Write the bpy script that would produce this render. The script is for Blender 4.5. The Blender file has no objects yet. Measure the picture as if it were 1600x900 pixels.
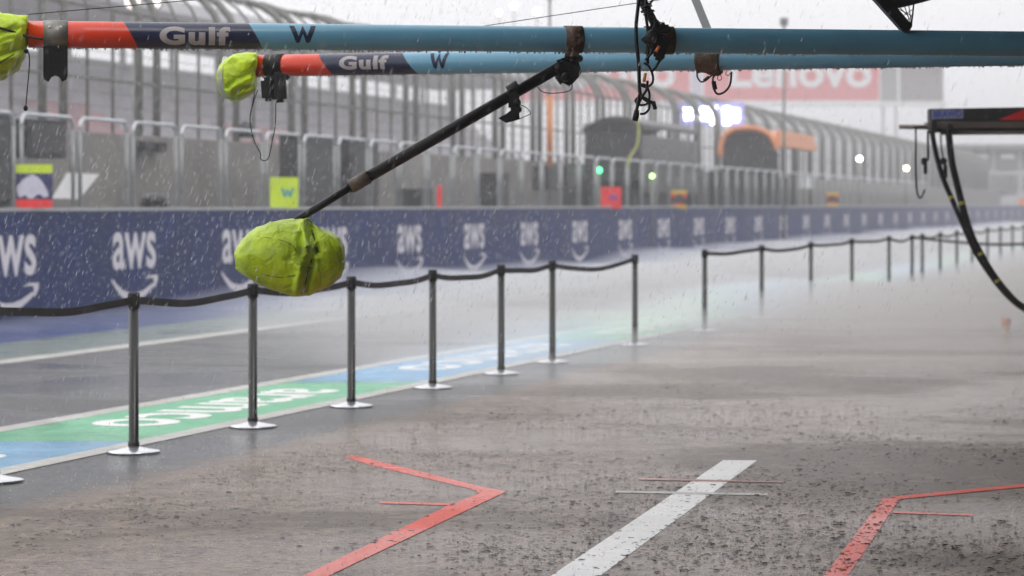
import bpy, bmesh, math, random
from mathutils import Vector, Matrix, noise
random.seed(7)
sc = bpy.context.scene
COL = sc.collection
F = 4100.0; EYE = 1.545; HZ = 320.0          # focal length (px of a 1600 px wide frame), eye height, horizon row

# ------------------------------------------------------------------ camera
cd = bpy.data.cameras.new('camera'); cam = bpy.data.objects.new('camera', cd); COL.objects.link(cam)
cam.location = (0, 0, EYE); cam.rotation_euler = (math.radians(90), 0, 0)
cd.sensor_width = 36; cd.lens = 36*F/1600; cd.shift_y = -130/1600
cd.clip_start = 0.3; cd.clip_end = 4000
cd.dof.use_dof = True; cd.dof.focus_distance = 12.2; cd.dof.aperture_fstop = 3.2; cd.dof.aperture_blades = 9
sc.camera = cam
# ------------------------------------------------------------------ world: heavy overcast
w = bpy.data.worlds.new('World'); sc.world = w; w.use_nodes = True
nt = w.node_tree; nt.nodes.clear()
sky = nt.nodes.new('ShaderNodeTexSky'); sky.sky_type = 'NISHITA'; sky.sun_disc = False
SUN_EL, SUN_ROT = math.radians(48), math.radians(-60)
sky.sun_elevation = SUN_EL; sky.sun_rotation = SUN_ROT
sky.air_density = 2.0; sky.dust_density = 6.0; sky.ozone_density = 1.0
hs = nt.nodes.new('ShaderNodeHueSaturation'); hs.inputs['Saturation'].default_value = 0.12
mx = nt.nodes.new('ShaderNodeMix'); mx.data_type = 'RGBA'; mx.inputs[0].default_value = 0.75
mx.inputs[7].default_value = (7.0, 7.0, 7.25, 1)
bg = nt.nodes.new('ShaderNodeBackground'); bg.inputs['Strength'].default_value = 0.15
wo = nt.nodes.new('ShaderNodeOutputWorld')
nt.links.new(sky.outputs[0], hs.inputs['Color']); nt.links.new(hs.outputs[0], mx.inputs[6])
nt.links.new(mx.outputs[2], bg.inputs['Color']); nt.links.new(bg.outputs[0], wo.inputs['Surface'])
sd = bpy.data.lights.new('sun', 'SUN'); sd.energy = 0.8; sd.angle = math.radians(25); sd.color = (1, .97, .93)
sun = bpy.data.objects.new('sun', sd); COL.objects.link(sun)
sun.rotation_euler = (math.radians(90)-SUN_EL, 0, math.radians(35))
sun.location = (-20, 20, 30)
sc.view_settings.view_transform = 'Standard'; sc.view_settings.look = 'None'
sc.view_settings.exposure = 0.38; sc.view_settings.gamma = 1.0
sc.render.engine = 'CYCLES'
cy = sc.cycles
cy.use_denoising = True; cy.max_bounces = 8; cy.volume_bounces = 2; cy.diffuse_bounces = 3; cy.glossy_bounces = 3
cy.transparent_max_bounces = 8; cy.sample_clamp_indirect = 6

# ------------------------------------------------------------------ projection helpers
def P(px, py, Y):                  # a point of the photo at distance Y
    return Vector(((px-800)*Y/F, Y, EYE+(HZ-py)*Y/F))
def G(px, py):                     # a point of the photo on the ground
    Y = EYE*F/(py-HZ); return Vector(((px-800)*Y/F, Y, 0))
VPX = 1897.0
TH = math.atan((VPX-800)/F)
DIR = Vector((math.sin(TH), math.cos(TH), 0)); PERP = Vector((-math.cos(TH), math.sin(TH), 0))  # along the pit lane / away from the garages
KW, KF = 65000.0, 80000.0          # pit wall plane, trackside fence plane
def YK(px, K=KW): return K/(VPX-px)
def XY(Y, K=KW):                   # point on plane K at depth Y
    return Vector(((VPX-K/Y-800)*Y/F, Y, 0))
def onK(px, py, K=KW): return P(px, py, YK(px, K))
def ZK(slope, K=KW): return EYE+slope*K/F

# ------------------------------------------------------------------ mesh builder
class MB:
    def __init__(s): s.v = []; s.f = []; s.sm = []
    def add(s, vs, fs, smooth=False):
        n = len(s.v); s.v += [tuple(v) for v in vs]; s.f += [tuple(i+n for i in f) for f in fs]; s.sm += [smooth]*len(fs); return s
    def box(s, c, size, ax=None, ay=None, az=None):
        c = Vector(c); ax = Vector(ax or (1,0,0)); ay = Vector(ay or (0,1,0)); az = Vector(az or (0,0,1))
        a, b, d = ax*size[0]/2, ay*size[1]/2, az*size[2]/2
        vs = [c+a*i+b*j+d*k for k in (-1,1) for j in (-1,1) for i in (-1,1)]
        return s.add(vs, [(0,2,3,1),(4,5,7,6),(0,1,5,4),(2,6,7,3),(0,4,6,2),(1,3,7,5)])
    def bbox(s, c, size, b, ax=None, ay=None, az=None):   # bevelled box
        c = Vector(c); ax = Vector(ax or (1,0,0)); ay = Vector(ay or (0,1,0)); az = Vector(az or (0,0,1))
        bm = bmesh.new(); bmesh.ops.create_cube(bm, size=1)
        for v in bm.verts: v.co = Vector((v.co.x*size[0], v.co.y*size[1], v.co.z*size[2]))
        bmesh.ops.bevel(bm, geom=bm.edges[:], offset=b, segments=2, affect='EDGES')
        bm.verts.index_update()
        s.add([c+ax*v.co.x+ay*v.co.y+az*v.co.z for v in bm.verts], [[v.index for v in f.verts] for f in bm.faces]); bm.free(); return s
    def tube(s, pts, r, n=8, caps=True):
        pts = [Vector(p) for p in pts]; rs = r if isinstance(r, (list, tuple)) else [r]*len(pts)
        vs = []; up = None
        for i, p in enumerate(pts):
            t = (pts[min(i+1, len(pts)-1)]-pts[max(i-1, 0)])
            t = t.normalized() if t.length > 1e-9 else Vector((0,0,1))
            if up is None: up = Vector((0,0,1)) if abs(t.z) < .9 else Vector((1,0,0))
            a = t.cross(up)
            if a.length < 1e-6: a = t.orthogonal()
            a.normalize(); b = a.cross(t).normalized(); up = b
            for k in range(n):
                an = 2*math.pi*k/n; vs.append(p+(a*math.cos(an)+b*math.sin(an))*rs[i])
        fs = []
        for i in range(len(pts)-1):
            for k in range(n):
                k2 = (k+1) % n; fs.append((i*n+k, i*n+k2, (i+1)*n+k2, (i+1)*n+k))
        m = len(s.v); s.add(vs, fs, True)
        if caps:
            s.f.append(tuple(m+k for k in range(n))[::-1]); s.f.append(tuple(m+(len(pts)-1)*n+k for k in range(n))); s.sm += [False, False]
        return s
    def lathe(s, c, prof, n=24, axis=None):
        c = Vector(c); ax = Vector(axis or (0,0,1)).normalized(); a = ax.orthogonal().normalized(); b = ax.cross(a)
        vs = []; fs = []
        for (r, h) in prof:
            for k in range(n):
                an = 2*math.pi*k/n; vs.append(c+ax*h+(a*math.cos(an)+b*math.sin(an))*r)
        for i in range(len(prof)-1):
            for k in range(n):
                k2 = (k+1) % n; fs.append((i*n+k, i*n+k2, (i+1)*n+k2, (i+1)*n+k))
        fs.append(tuple(range(n))[::-1]); fs.append(tuple((len(prof)-1)*n+k for k in range(n)))
        m = len(s.v); s.add(vs, fs, True); return s
    def prism(s, poly, d):           # poly: 3D points, d: extrusion vector
        d = Vector(d); n = len(poly); poly = [Vector(p) for p in poly]
        fs = [tuple(range(n))[::-1], tuple(range(n, 2*n))]+[(i, (i+1) % n, (i+1) % n+n, i+n) for i in range(n)]
        return s.add(poly+[p+d for p in poly], fs)
    def sphere(s, c, r, n=10, m=6, sc_=(1,1,1)):
        c = Vector(c); vs = [c+Vector((0,0,r*sc_[2]))]
        for i in range(1, m):
            ph = math.pi*i/m
            for k in range(n):
                an = 2*math.pi*k/n; vs.append(c+Vector((r*math.sin(ph)*math.cos(an)*sc_[0], r*math.sin(ph)*math.sin(an)*sc_[1], r*math.cos(ph)*sc_[2])))
        vs.append(c-Vector((0,0,r*sc_[2]))); fs = []
        for k in range(n): fs.append((0, 1+k, 1+(k+1) % n))
        for i in range(m-2):
            for k in range(n):
                a = 1+i*n; fs.append((a+k, a+n+k, a+n+(k+1) % n, a+(k+1) % n))
        a = 1+(m-2)*n
        for k in range(n): fs.append((a+k, len(vs)-1, a+(k+1) % n))
        return s.add(vs, fs, True)
    def build(s, name, mat, parent=None, inv=None):
        me = bpy.data.meshes.new(name)
        o0 = Vector((0,0,0))
        if parent is not None: o0 = Vector(parent.get('_base', (0,0,0)))
        vs = [Vector(v)-o0 for v in s.v]
        if parent is not None and parent.get('_rot') is not None:
            R = Matrix.Rotation(-parent['_rot'], 3, 'Z'); vs = [R @ v for v in vs]
        me.from_pydata([tuple(v) for v in vs], [], s.f); me.update()
        me.polygons.foreach_set('use_smooth', s.sm)
        bm = bmesh.new(); bm.from_mesh(me); bmesh.ops.recalc_face_normals(bm, faces=bm.faces[:]); bm.to_mesh(me); bm.free()
        me.materials.append(mat)
        o = bpy.data.objects.new(name, me); COL.objects.link(o)
        if parent is not None: o.parent = parent; o['_base'] = tuple(parent.get('_base', (0,0,0)))
        if parent is not None and parent.get('_rot') is not None: o['_rot'] = parent['_rot']
        return o
def tag(o, label=None, cat=None, group=None, kind=None):
    if label: o['label'] = label
    if cat: o['category'] = cat
    if group: o['group'] = group
    if kind: o['kind'] = kind
    return o
def thing(name, base, label, cat, group=None, rot=None):
    o = bpy.data.objects.new(name, None); COL.objects.link(o); o.empty_display_size = .2
    o.location = Vector(base); o['_base'] = tuple(Vector(base))
    if rot is not None: o.rotation_euler = (0,0,rot); o['_rot'] = rot
    return tag(o, label, cat, group)
def copy_tree(o, parent=None):
    c = o.copy(); COL.objects.link(c); c.parent = parent
    for ch in list(o.children): copy_tree(ch, c)
    return c
def spline(pts, n=6):                # Catmull-Rom
    pts = [Vector(p) for p in pts]; out = []
    q = [pts[0]*2-pts[1]]+pts+[pts[-1]*2-pts[-2]]
    for i in range(1, len(q)-2):
        for k in range(n):
            t = k/n; a, b, c, d = q[i-1], q[i], q[i+1], q[i+2]
            out.append(.5*((2*b)+(c-a)*t+(2*a-5*b+4*c-d)*t*t+(3*b-a-3*c+d)*t**3))
    out.append(pts[-1]); return out

def text_bm(s, bold=0.0, spacing=1.0):       # text as a flat bmesh, x and y scaled to 0..1
    cu = bpy.data.curves.new('t', 'FONT'); cu.body = s; cu.offset = bold; cu.space_character = spacing; cu.resolution_u = 5
    o = bpy.data.objects.new('t', cu); COL.objects.link(o)
    dg = bpy.context.evaluated_depsgraph_get(); dg.update()
    me = bpy.data.meshes.new_from_object(o.evaluated_get(dg)); bm = bmesh.new(); bm.from_mesh(me)
    bpy.data.objects.remove(o); bpy.data.curves.remove(cu); bpy.data.meshes.remove(me)
    bmesh.ops.remove_doubles(bm, verts=bm.verts[:], dist=1e-5)
    xs = [v.co.x for v in bm.verts]; ys = [v.co.y for v in bm.verts]
    x0, x1, y0, y1 = min(xs), max(xs), min(ys), max(ys)
    for v in bm.verts: v.co = Vector(((v.co.x-x0)/(x1-x0), (v.co.y-y0)/(y1-y0), 0))
    return bm
def add_text(mb, s, fn, bold=0.0, spacing=1.0, cut=0, smooth=False):  # fn maps (u, v) -> 3D point
    bm = text_bm(s, bold, spacing)
    for k in range(1, cut):
        bmesh.ops.bisect_plane(bm, geom=bm.verts[:]+bm.edges[:]+bm.faces[:], plane_co=(0, k/cut, 0), plane_no=(0,1,0))
    bm.verts.index_update()
    mb.add([fn(v.co.x, v.co.y) for v in bm.verts], [[v.index for v in f.verts] for f in bm.faces]); bm.free()

# ------------------------------------------------------------------ materials
MATS = {}
def mat(name, col, rough=.5, metal=0, var=.12, vs=6.0, bump=0.0, bs=40.0, emit=None, es=0, coat=0, spec=.5, alpha=1.0):
    if name in MATS: return MATS[name]
    m = bpy.data.materials.new(name); m.use_nodes = True; t = m.node_tree; b = t.nodes['Principled BSDF']
    tc = t.nodes.new('ShaderNodeTexCoord')
    if emit is None:
        n = t.nodes.new('ShaderNodeTexNoise'); n.inputs['Scale'].default_value = vs; n.inputs['Detail'].default_value = 5
        r = t.nodes.new('ShaderNodeValToRGB')
        r.color_ramp.elements[0].position = .3; r.color_ramp.elements[1].position = .7
        r.color_ramp.elements[0].color = tuple(c*(1-var) for c in col)+(1,); r.color_ramp.elements[1].color = tuple(min(1, c*(1+var)) for c in col)+(1,)
        t.links.new(tc.outputs['Object'], n.inputs['Vector']); t.links.new(n.outputs['Fac'], r.inputs[0]); t.links.new(r.outputs[0], b.inputs['Base Color'])
        mr = t.nodes.new('ShaderNodeMapRange'); mr.inputs[3].default_value = max(0, rough-.12); mr.inputs[4].default_value = min(1, rough+.12)
        t.links.new(n.outputs['Fac'], mr.inputs[0]); t.links.new(mr.outputs[0], b.inputs['Roughness'])
    else:
        b.inputs['Base Color'].default_value = tuple(col)+(1,); b.inputs['Emission Color'].default_value = tuple(emit)+(1,); b.inputs['Emission Strength'].default_value = es
    b.inputs['Metallic'].default_value = metal; b.inputs['Coat Weight'].default_value = coat; b.inputs['Coat Roughness'].default_value = .1
    b.inputs['Specular IOR Level'].default_value = spec; b.inputs['Alpha'].default_value = alpha
    if bump:
        n2 = t.nodes.new('ShaderNodeTexNoise'); n2.inputs['Scale'].default_value = bs; n2.inputs['Detail'].default_value = 4
        bp = t.nodes.new('ShaderNodeBump'); bp.inputs['Strength'].default_value = bump; bp.inputs['Distance'].default_value = .01
        t.links.new(tc.outputs['Object'], n2.inputs['Vector']); t.links.new(n2.outputs['Fac'], bp.inputs['Height']); t.links.new(bp.outputs[0], b.inputs['Normal'])
    MATS[name] = m; return m

def wet_ground(name, c1, c2, rough=(.12,.4), speck=1.0, ripple=1.0, paint=False, margin=None):
    """Wet surface beaten by rain: large puddle patches, small splash craters and fine ripples."""
    m = bpy.data.materials.new(name); m.use_nodes = True; t = m.node_tree; L = t.links; b = t.nodes['Principled BSDF']
    g = t.nodes.new('ShaderNodeNewGeometry')
    def node(k, **kw):
        n = t.nodes.new(k)
        for a, v in kw.items(): n.inputs[a].default_value = v
        return n
    big = node('ShaderNodeTexNoise', Scale=.45, Detail=5.0, Roughness=.55, Distortion=.6)
    mp = node('ShaderNodeMapping'); mp.inputs['Rotation'].default_value = (0,0,.12); mp.inputs['Scale'].default_value = (.55,.8,1)
    L.new(g.outputs['Position'], mp.inputs['Vector']); L.new(mp.outputs[0], big.inputs['Vector'])
    fine = node('ShaderNodeTexNoise', Scale=26.0, Detail=5.0, Roughness=.7); L.new(g.outputs['Position'], fine.inputs['Vector'])
    mid = node('ShaderNodeTexNoise', Scale=5.0, Detail=4.0, Roughness=.6, Distortion=.8); L.new(g.outputs['Position'], mid.inputs['Vector'])
    vo = node('ShaderNodeTexVoronoi', Scale=17.0, Randomness=1.0)
    wob = node('ShaderNodeMix'); wob.data_type = 'RGBA'; wob.inputs[0].default_value = .03
    L.new(g.outputs['Position'], wob.inputs[6]); L.new(mid.outputs['Color'], wob.inputs[7]); L.new(wob.outputs[2], vo.inputs['Vector'])
    # crater: dist small -> hole; only some cells
    rr = node('ShaderNodeValToRGB'); rr.color_ramp.elements[0].position = .16; rr.color_ramp.elements[0].color = (1,1,1,1)
    rr.color_ramp.elements[1].position = .30; rr.color_ramp.elements[1].color = (0,0,0,1)
    L.new(vo.outputs['Distance'], rr.inputs[0])
    sep = node('ShaderNodeSeparateColor'); L.new(vo.outputs['Color'], sep.inputs[0])
    patch = node('ShaderNodeMapRange'); patch.inputs[1].default_value = .42; patch.inputs[2].default_value = .58
    L.new(big.outputs['Fac'], patch.inputs[0])
    thr = node('ShaderNodeMath'); thr.operation = 'LESS_THAN'; L.new(sep.outputs[0], thr.inputs[0]);
    pm = node('ShaderNodeMath'); pm.operation = 'MULTIPLY_ADD'; pm.inputs[1].default_value = .55; pm.inputs[2].default_value = .12
    L.new(patch.outputs[0], pm.inputs[0]); L.new(pm.outputs[0], thr.inputs[1])
    cr = node('ShaderNodeMath'); cr.operation = 'MULTIPLY'; L.new(rr.outputs[0], cr.inputs[0]); L.new(thr.outputs[0], cr.inputs[1])
    # colour
    mixc = node('ShaderNodeMix'); mixc.data_type = 'RGBA'; mixc.inputs[6].default_value = tuple(c1)+(1,); mixc.inputs[7].default_value = tuple(c2)+(1,)
    ad = node('ShaderNodeMath'); ad.operation = 'MULTIPLY_ADD'; ad.inputs[1].default_value = .8; L.new(mid.outputs['Fac'], ad.inputs[0])
    sb = node('ShaderNodeMath'); sb.operation = 'SUBTRACT'; sb.inputs[1].default_value = .4;  L.new(big.outputs['Fac'], sb.inputs[0]); L.new(sb.outputs[0], ad.inputs[2])
    cl = node('ShaderNodeMapRange'); cl.inputs[1].default_value = .36; cl.inputs[2].default_value = .66; L.new(ad.outputs[0], cl.inputs[0])
    L.new(cl.outputs[0], mixc.inputs[0]); 
    gr = node('ShaderNodeMapRange'); gr.inputs[1].default_value = .3; gr.inputs[2].default_value = .7; gr.inputs[3].default_value = .38 if not paint else .82; gr.inputs[4].default_value = 1.35 if not paint else 1.08
    L.new(fine.outputs['Fac'], gr.inputs[0])
    mul = node('ShaderNodeMix'); mul.data_type = 'RGBA'; mul.blend_type = 'MULTIPLY'; mul.inputs[0].default_value = 1
    src = mixc.outputs[2]
    if margin:                       # grey asphalt band along the painted lane, with a ragged worn edge
        p0_ = G(0, 800); d_ = Vector((1200/F, 1, 0)).normalized(); n_ = Vector((-d_.y, d_.x, 0))
        dt_ = node('ShaderNodeVectorMath'); dt_.operation = 'DOT_PRODUCT'; dt_.inputs[1].default_value = n_; L.new(g.outputs['Position'], dt_.inputs[0])
        a_ = node('ShaderNodeMath'); a_.operation = 'MULTIPLY_ADD'; a_.inputs[1].default_value = .9; L.new(mid.outputs['Fac'], a_.inputs[0]); L.new(dt_.outputs['Value'], a_.inputs[2])
        a2_ = node('ShaderNodeMath'); a2_.operation = 'MULTIPLY_ADD'; a2_.inputs[1].default_value = .5; L.new(fine.outputs['Fac'], a2_.inputs[0]); L.new(a_.outputs[0], a2_.inputs[2])
        mm_ = node('ShaderNodeMapRange'); mm_.interpolation_type = 'SMOOTHSTEP'; c0_ = n_.dot(p0_)+.7; mm_.inputs[1].default_value = c0_-.12; mm_.inputs[2].default_value = c0_+.18; L.new(a2_.outputs[0], mm_.inputs[0])
        mg = node('ShaderNodeMix'); mg.data_type = 'RGBA'; mg.inputs[7].default_value = tuple(margin)+(1,); L.new(src, mg.inputs[6]); L.new(mm_.outputs[0], mg.inputs[0]); src = mg.outputs[2]
    L.new(src, mul.inputs[6]); L.new(gr.outputs[0], mul.inputs[7]); L.new(mul.outputs[2], b.inputs['Base Color'])
    # roughness: puddles smoother
    ro = node('ShaderNodeMapRange'); ro.inputs[3].default_value = rough[1]; ro.inputs[4].default_value = rough[0]; L.new(patch.outputs[0], ro.inputs[0]); L.new(ro.outputs[0], b.inputs['Roughness'])
    b.inputs['IOR'].default_value = 1.33; b.inputs['Specular IOR Level'].default_value = .28 if paint else .5
    # bump
    h1 = node('ShaderNodeMath'); h1.operation = 'MULTIPLY'; h1.inputs[1].default_value = -.9*speck; L.new(cr.outputs[0], h1.inputs[0])
    h2 = node('ShaderNodeMath'); h2.operation = 'MULTIPLY_ADD'; h2.inputs[1].default_value = .55*ripple; L.new(fine.outputs['Fac'], h2.inputs[0]); L.new(h1.outputs[0], h2.inputs[2])
    bp = node('ShaderNodeBump'); bp.inputs['Strength'].default_value = 1; bp.inputs['Distance'].default_value = .018 if not paint else .008
    st_ = node('ShaderNodeMapRange'); st_.inputs[3].default_value = 1.0; st_.inputs[4].default_value = .38; L.new(patch.outputs[0], st_.inputs[0]); L.new(st_.outputs[0], bp.inputs['Strength'])
    L.new(h2.outputs[0], bp.inputs['Height']); L.new(bp.outputs[0], b.inputs['Normal'])
    return m

M_apron = wet_ground('wet_concrete', (.105,.066,.040), (.34,.238,.165), rough=(.10,.34), speck=1.3, ripple=1.3, margin=(.07,.07,.075))
M_asph = wet_ground('wet_asphalt', (.03,.03,.034), (.075,.075,.082), rough=(.12,.38), speck=.5, ripple=.7)
M_green = wet_ground('green_paint', (.10,.42,.22), (.16,.55,.30), rough=(.15,.35), speck=.35, ripple=.4, paint=True)
M_blue = wet_ground('blue_paint', (.13,.33,.55), (.20,.45,.68), rough=(.15,.35), speck=.35, ripple=.4, paint=True)
M_wline = wet_ground('white_paint', (.82,.81,.79), (.92,.91,.90), rough=(.2,.4), speck=.3, ripple=.35, paint=True)
M_edge = wet_ground('cream_paint', (.42,.41,.38), (.58,.57,.53), rough=(.2,.4), speck=.3, ripple=.35, paint=True)
M_rline = wet_ground('red_paint', (.80,.045,.008), (.92,.075,.02), rough=(.2,.4), speck=.8, ripple=.5, paint=True)
M_kerbg = wet_ground('grey_green_paint', (.10,.14,.14), (.17,.21,.20), rough=(.2,.4), speck=.2, ripple=.3, paint=True)
M_base = wet_ground('deep_blue_paint', (.008,.032,.15), (.015,.05,.21), rough=(.2,.4), speck=.2, ripple=.3, paint=True)
M_black = mat('black_plastic', (.009,.009,.010), .45, var=.3, bump=.2, spec=.3)
M_rubber = mat('black_rubber', (.008,.008,.009), .35, var=.3, spec=.3)
M_post = mat('black_post_paint', (.012,.011,.011), .3, var=.3)
M_belt = mat('belt_webbing', (.022,.021,.024), .6, bump=.3, bs=300)
M_steel = mat('wet_steel', (.72,.73,.76), .18, metal=.85, var=.08)
M_galv = mat('galvanised_steel', (.5,.52,.53), .35, metal=.35, var=.15, vs=15)
M_fence = mat('fence_steel', (.18,.18,.165), .5, metal=.2, var=.25, vs=10)
M_conc = mat('grey_concrete', (.20,.19,.178), .6, var=.22, vs=1.5, bump=.3)
M_navy = mat('navy_paint', (.005,.019,.110), .45, var=.25, vs=1.2, spec=.22)
M_letter = mat('white_lettering', (.74,.70,.72), .45, var=.06)
M_dark = mat('dark_panel', (.035,.036,.04), .4, var=.3, vs=3)
M_grey = mat('mid_grey_panel', (.2,.2,.2), .5, var=.2, vs=2)
M_white = mat('white_panel', (.9,.91,.92), .4, var=.05)
M_brown = mat('brown_tape', (.085,.045,.025), .5, var=.4, vs=25, bump=.5, bs=90)
M_metalp = mat('grey_metal_plate', (.22,.21,.19), .4, metal=.5, var=.3, vs=20)
M_red = mat('red_board', (.85,.03,.03), .4, var=.05)
M_yel = mat('fluorescent_yellow', (.62,.80,.02), .45, var=.05)
M_orange = mat('orange_paint', (.80,.22,.06), .4, var=.1)

# ------------------------------------------------------------------ setting: ground, road, paint
def sheet(name, pts, z, m, kind='structure', label=None):
    mb = MB(); mb.add([(p[0], p[1], z) for p in pts], [tuple(range(len(pts)))])
    o = mb.build(name, m); o['kind'] = kind
    return o
sheet('ground', [(-450,-60),(450,-60),(450,900),(-450,900)], 0, M_apron)
def gline(px, y0, vx):              # height of a lane line in the photo through (0,y0) and (vx,320)
    return y0+(HZ-y0)*px/vx
def strip(name, ya, va, yb, vb, z, m, pxa=-160, Ymax=420, n=1):
    """ground strip between two lane lines (given at photo column 0 with their vanishing column)"""
    def pt(y0, v, Y):
        k = (y0-HZ)/v                 # slope -> plane constant
        K = EYE*F/k; return ((v-K/Y-800)*Y/F, Y)
    ysa = [EYE*F/(gline(pxa, y0, v)-HZ) for y0, v in ((ya,va),(yb,vb))]
    a0, b0 = pt(ya, va, ysa[0]), pt(yb, vb, ysa[1]); a1, b1 = pt(ya, va, Ymax), pt(yb, vb, Ymax)
    return sheet(name, [b0, b1, a1, a0], z, m)
strip('pit_lane_road', 505, 1897, 740, 1997, .0015, M_asph, pxa=-900)
strip('wall_foot_paint', 505, 1897, 537, 1900, .003, M_base)
strip('lane_margin', 537, 1900, 564, 1906, .003, M_kerbg)
strip('lane_line', 563.5, 1906, 570, 1907, .0045, M_edge)
strip('strip_edge_line', 668, 2044, 676, 2043, .0045, M_edge)
strip('strip_edge_line', 733, 1998, 743.5, 1996, .0045, M_edge)
# green and blue painted sections between the edge lines; each slanted end runs level in the photo
def sec_pts(y):                      # where the image row y meets upper and lower strip lines
    xa = (y-675.5)/((HZ-675.5)/2043); xb = (y-733.5)/((HZ-733.5)/1998); return G(xa, y), G(xb, y)
rows = [860, 690, 597.5, 531, 489, 462, 441.5, 426, 414, 404, 396, 389, 383]
for i in range(len(rows)-1):
    a0, b0 = sec_pts(rows[i]); a1, b1 = sec_pts(rows[i+1])
    sheet('painted_lane_section', [b0, b1, a1, a0], .003, M_blue if i % 2 == 0 else M_green)
# the word on each section reads towards the camera, letters upright for someone at the pit wall
def lane_word(y_near, y_far):
    def pt(y, s):                    # s: 0 at the wall-side line, 1 at the garage-side line
        y = max(y, 340); xa = (y-675.5)/((HZ-675.5)/2043)
        A = G(xa, y); 
        K = EYE*F/((733.5-HZ)/1998); B = None
        # point on the other line straight across the lane from A
        d = Vector((math.cos(TH), -math.sin(TH), 0))
        vx = 1998; q = Vector(((vx-800)/F, 1, 0)); O = G(0, 733.5)
        # A + d t = O + q u
        det = d.x*(-q.y)+q.x*d.y; rx, ry = O.x-A.x, O.y-A.y
        t = (rx*(-q.y)+q.x*ry)/det
        return A+d*t*s
    Yn, Yf = EYE*F/(y_near-HZ), EYE*F/(y_far-HZ)
    mb = MB()
    def fn(u, v):
        Y = Yf+(Yn-Yf)*u; y = HZ+EYE*F/Y; p = pt(y, .22+.52*v); return Vector((p.x, p.y, .0045))
    add_text(mb, 'aramco', fn, bold=.02)
    o = mb.build('lane_lettering', M_wline); o['kind'] = 'structure'
lane_word(664, 607); lane_word(577, 537); lane_word(521, 494); lane_word(790, 706)
# team box markings
def mark(name, pts, m, z=.0015):
    sheet(name, [G(*p) for p in pts], z, m)
mark('box_marking', [(537,713.5),(560,712.8),(752,760.5),(792,768.2),(750,771),(736,764),(577,726.5)], M_rline)
mark('box_marking', [(792,768.2),(725,800),(550,883),(307,1000),(262,1000),(475,900),(697,792),(750,771)], M_rline, .0028)
mark('box_marking', [(594,784.2),(712,787.5),(706,790.5),(594,787.2)], M_rline, .0028)
mark('box_marking', [(1130,719.3),(1183,719.6),(940,898.5),(801,1000),(710,1000),(861,900)], M_wline)
mark('box_marking', [(962,767.4),(1200,771.6),(1200,775),(962,770.4)], M_edge, .0028)
mark('box_marking', [(998,747.6),(1222,753.4),(1222,754.9),(998,750.4)], wet_ground('faded_red_paint', (.42,.16,.13), (.5,.24,.2), rough=(.2,.4), speck=.5, ripple=.5, paint=True), .0041)
mark('box_marking', [(1380,778.6),(1407,778.6),(1325,900),(1258,1000),(1205,1000),(1287,900)], M_rline)
mark('box_marking', [(1392,776.6),(1600,757),(1660,751.5),(1660,756),(1600,761.5),(1407,780.4)], M_rline, .0028)
mark('box_marking', [(1396,799.4),(1521,804.2),(1521,806.6),(1394,802.4)], M_rline, .0028)

# ------------------------------------------------------------------ pit wall with painted logos
ORD = ['first','second','third','fourth','fifth','sixth','seventh','eighth','ninth','tenth','eleventh','twelfth','thirteenth','fourteenth','fifteenth','sixteenth','seventeenth','eighteenth','nineteenth','twentieth']
def run(Y0, Y1, K, z0, z1, depth, mb=None):          # a long block parallel to the pit lane
    mb = mb or MB(); a, b = XY(Y0, K), XY(Y1, K); a.z = b.z = z0
    return mb.prism([a, b, b+Vector((0,0,z1-z0)), a+Vector((0,0,z1-z0))], PERP*depth)
WT = 1.504
wall = thing('pit_wall', XY(33), 'long dark blue pit wall painted with a row of white logos along the pit lane', 'wall')
run(20, 420, KW, 0, WT-.045, .32).build('wall_panel', M_navy, wall)
run(20, 420, KW-90, WT-.045, WT, .36).build('top_rail', M_galv, wall)
def wp(Y, z, off=.004, K=KW):
    p = XY(Y, K)-PERP*off; p.z = z; return p
lx = [15, 210, 375, 520, 640, 741, 827, 906, 977, 1037, 1092, 1141, 1185, 1224]
k = 1/(2040-1224)
while True:
    k += 56e-6; x = 2040-1/k
    if x > 1600: break
    lx.append(x)
CT = math.cos(TH)
for x in lx:
    Yc = YK(x); hw = .82*CT
    mb = MB()
    add_text(mb, 'aws', lambda u, v: wp(Yc+(u-.5)*2*hw*.97, .60+.55*v), bold=.018, spacing=1.02)
    up = [(0,1),(.12,.72),(.25,.47),(.4,.33),(.55,.32),(.7,.42),(.83,.58),(.9,.70)]
    lo = [(.96,.62),(.86,.38),(.72,.14),(.55,0),(.38,0),(.22,.18),(.1,.5),(-.02,.93)]
    sm = lambda u, v: wp(Yc+(u-.5)*2*hw, .14+.34*v)
    mb.add([sm(*q) for q in up+lo], [tuple(range(len(up+lo)))])
    hk = [(.72,.93),(.86,1.06),(1.04,1.05),(1.03,.80),(.97,.50),(.92,.54),(.945,.80),(.93,.93),(.85,.94)]
    mb.add([sm(*q) for q in hk], [tuple(range(len(hk)))])
    mb.build('logo', M_letter, wall)

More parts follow.
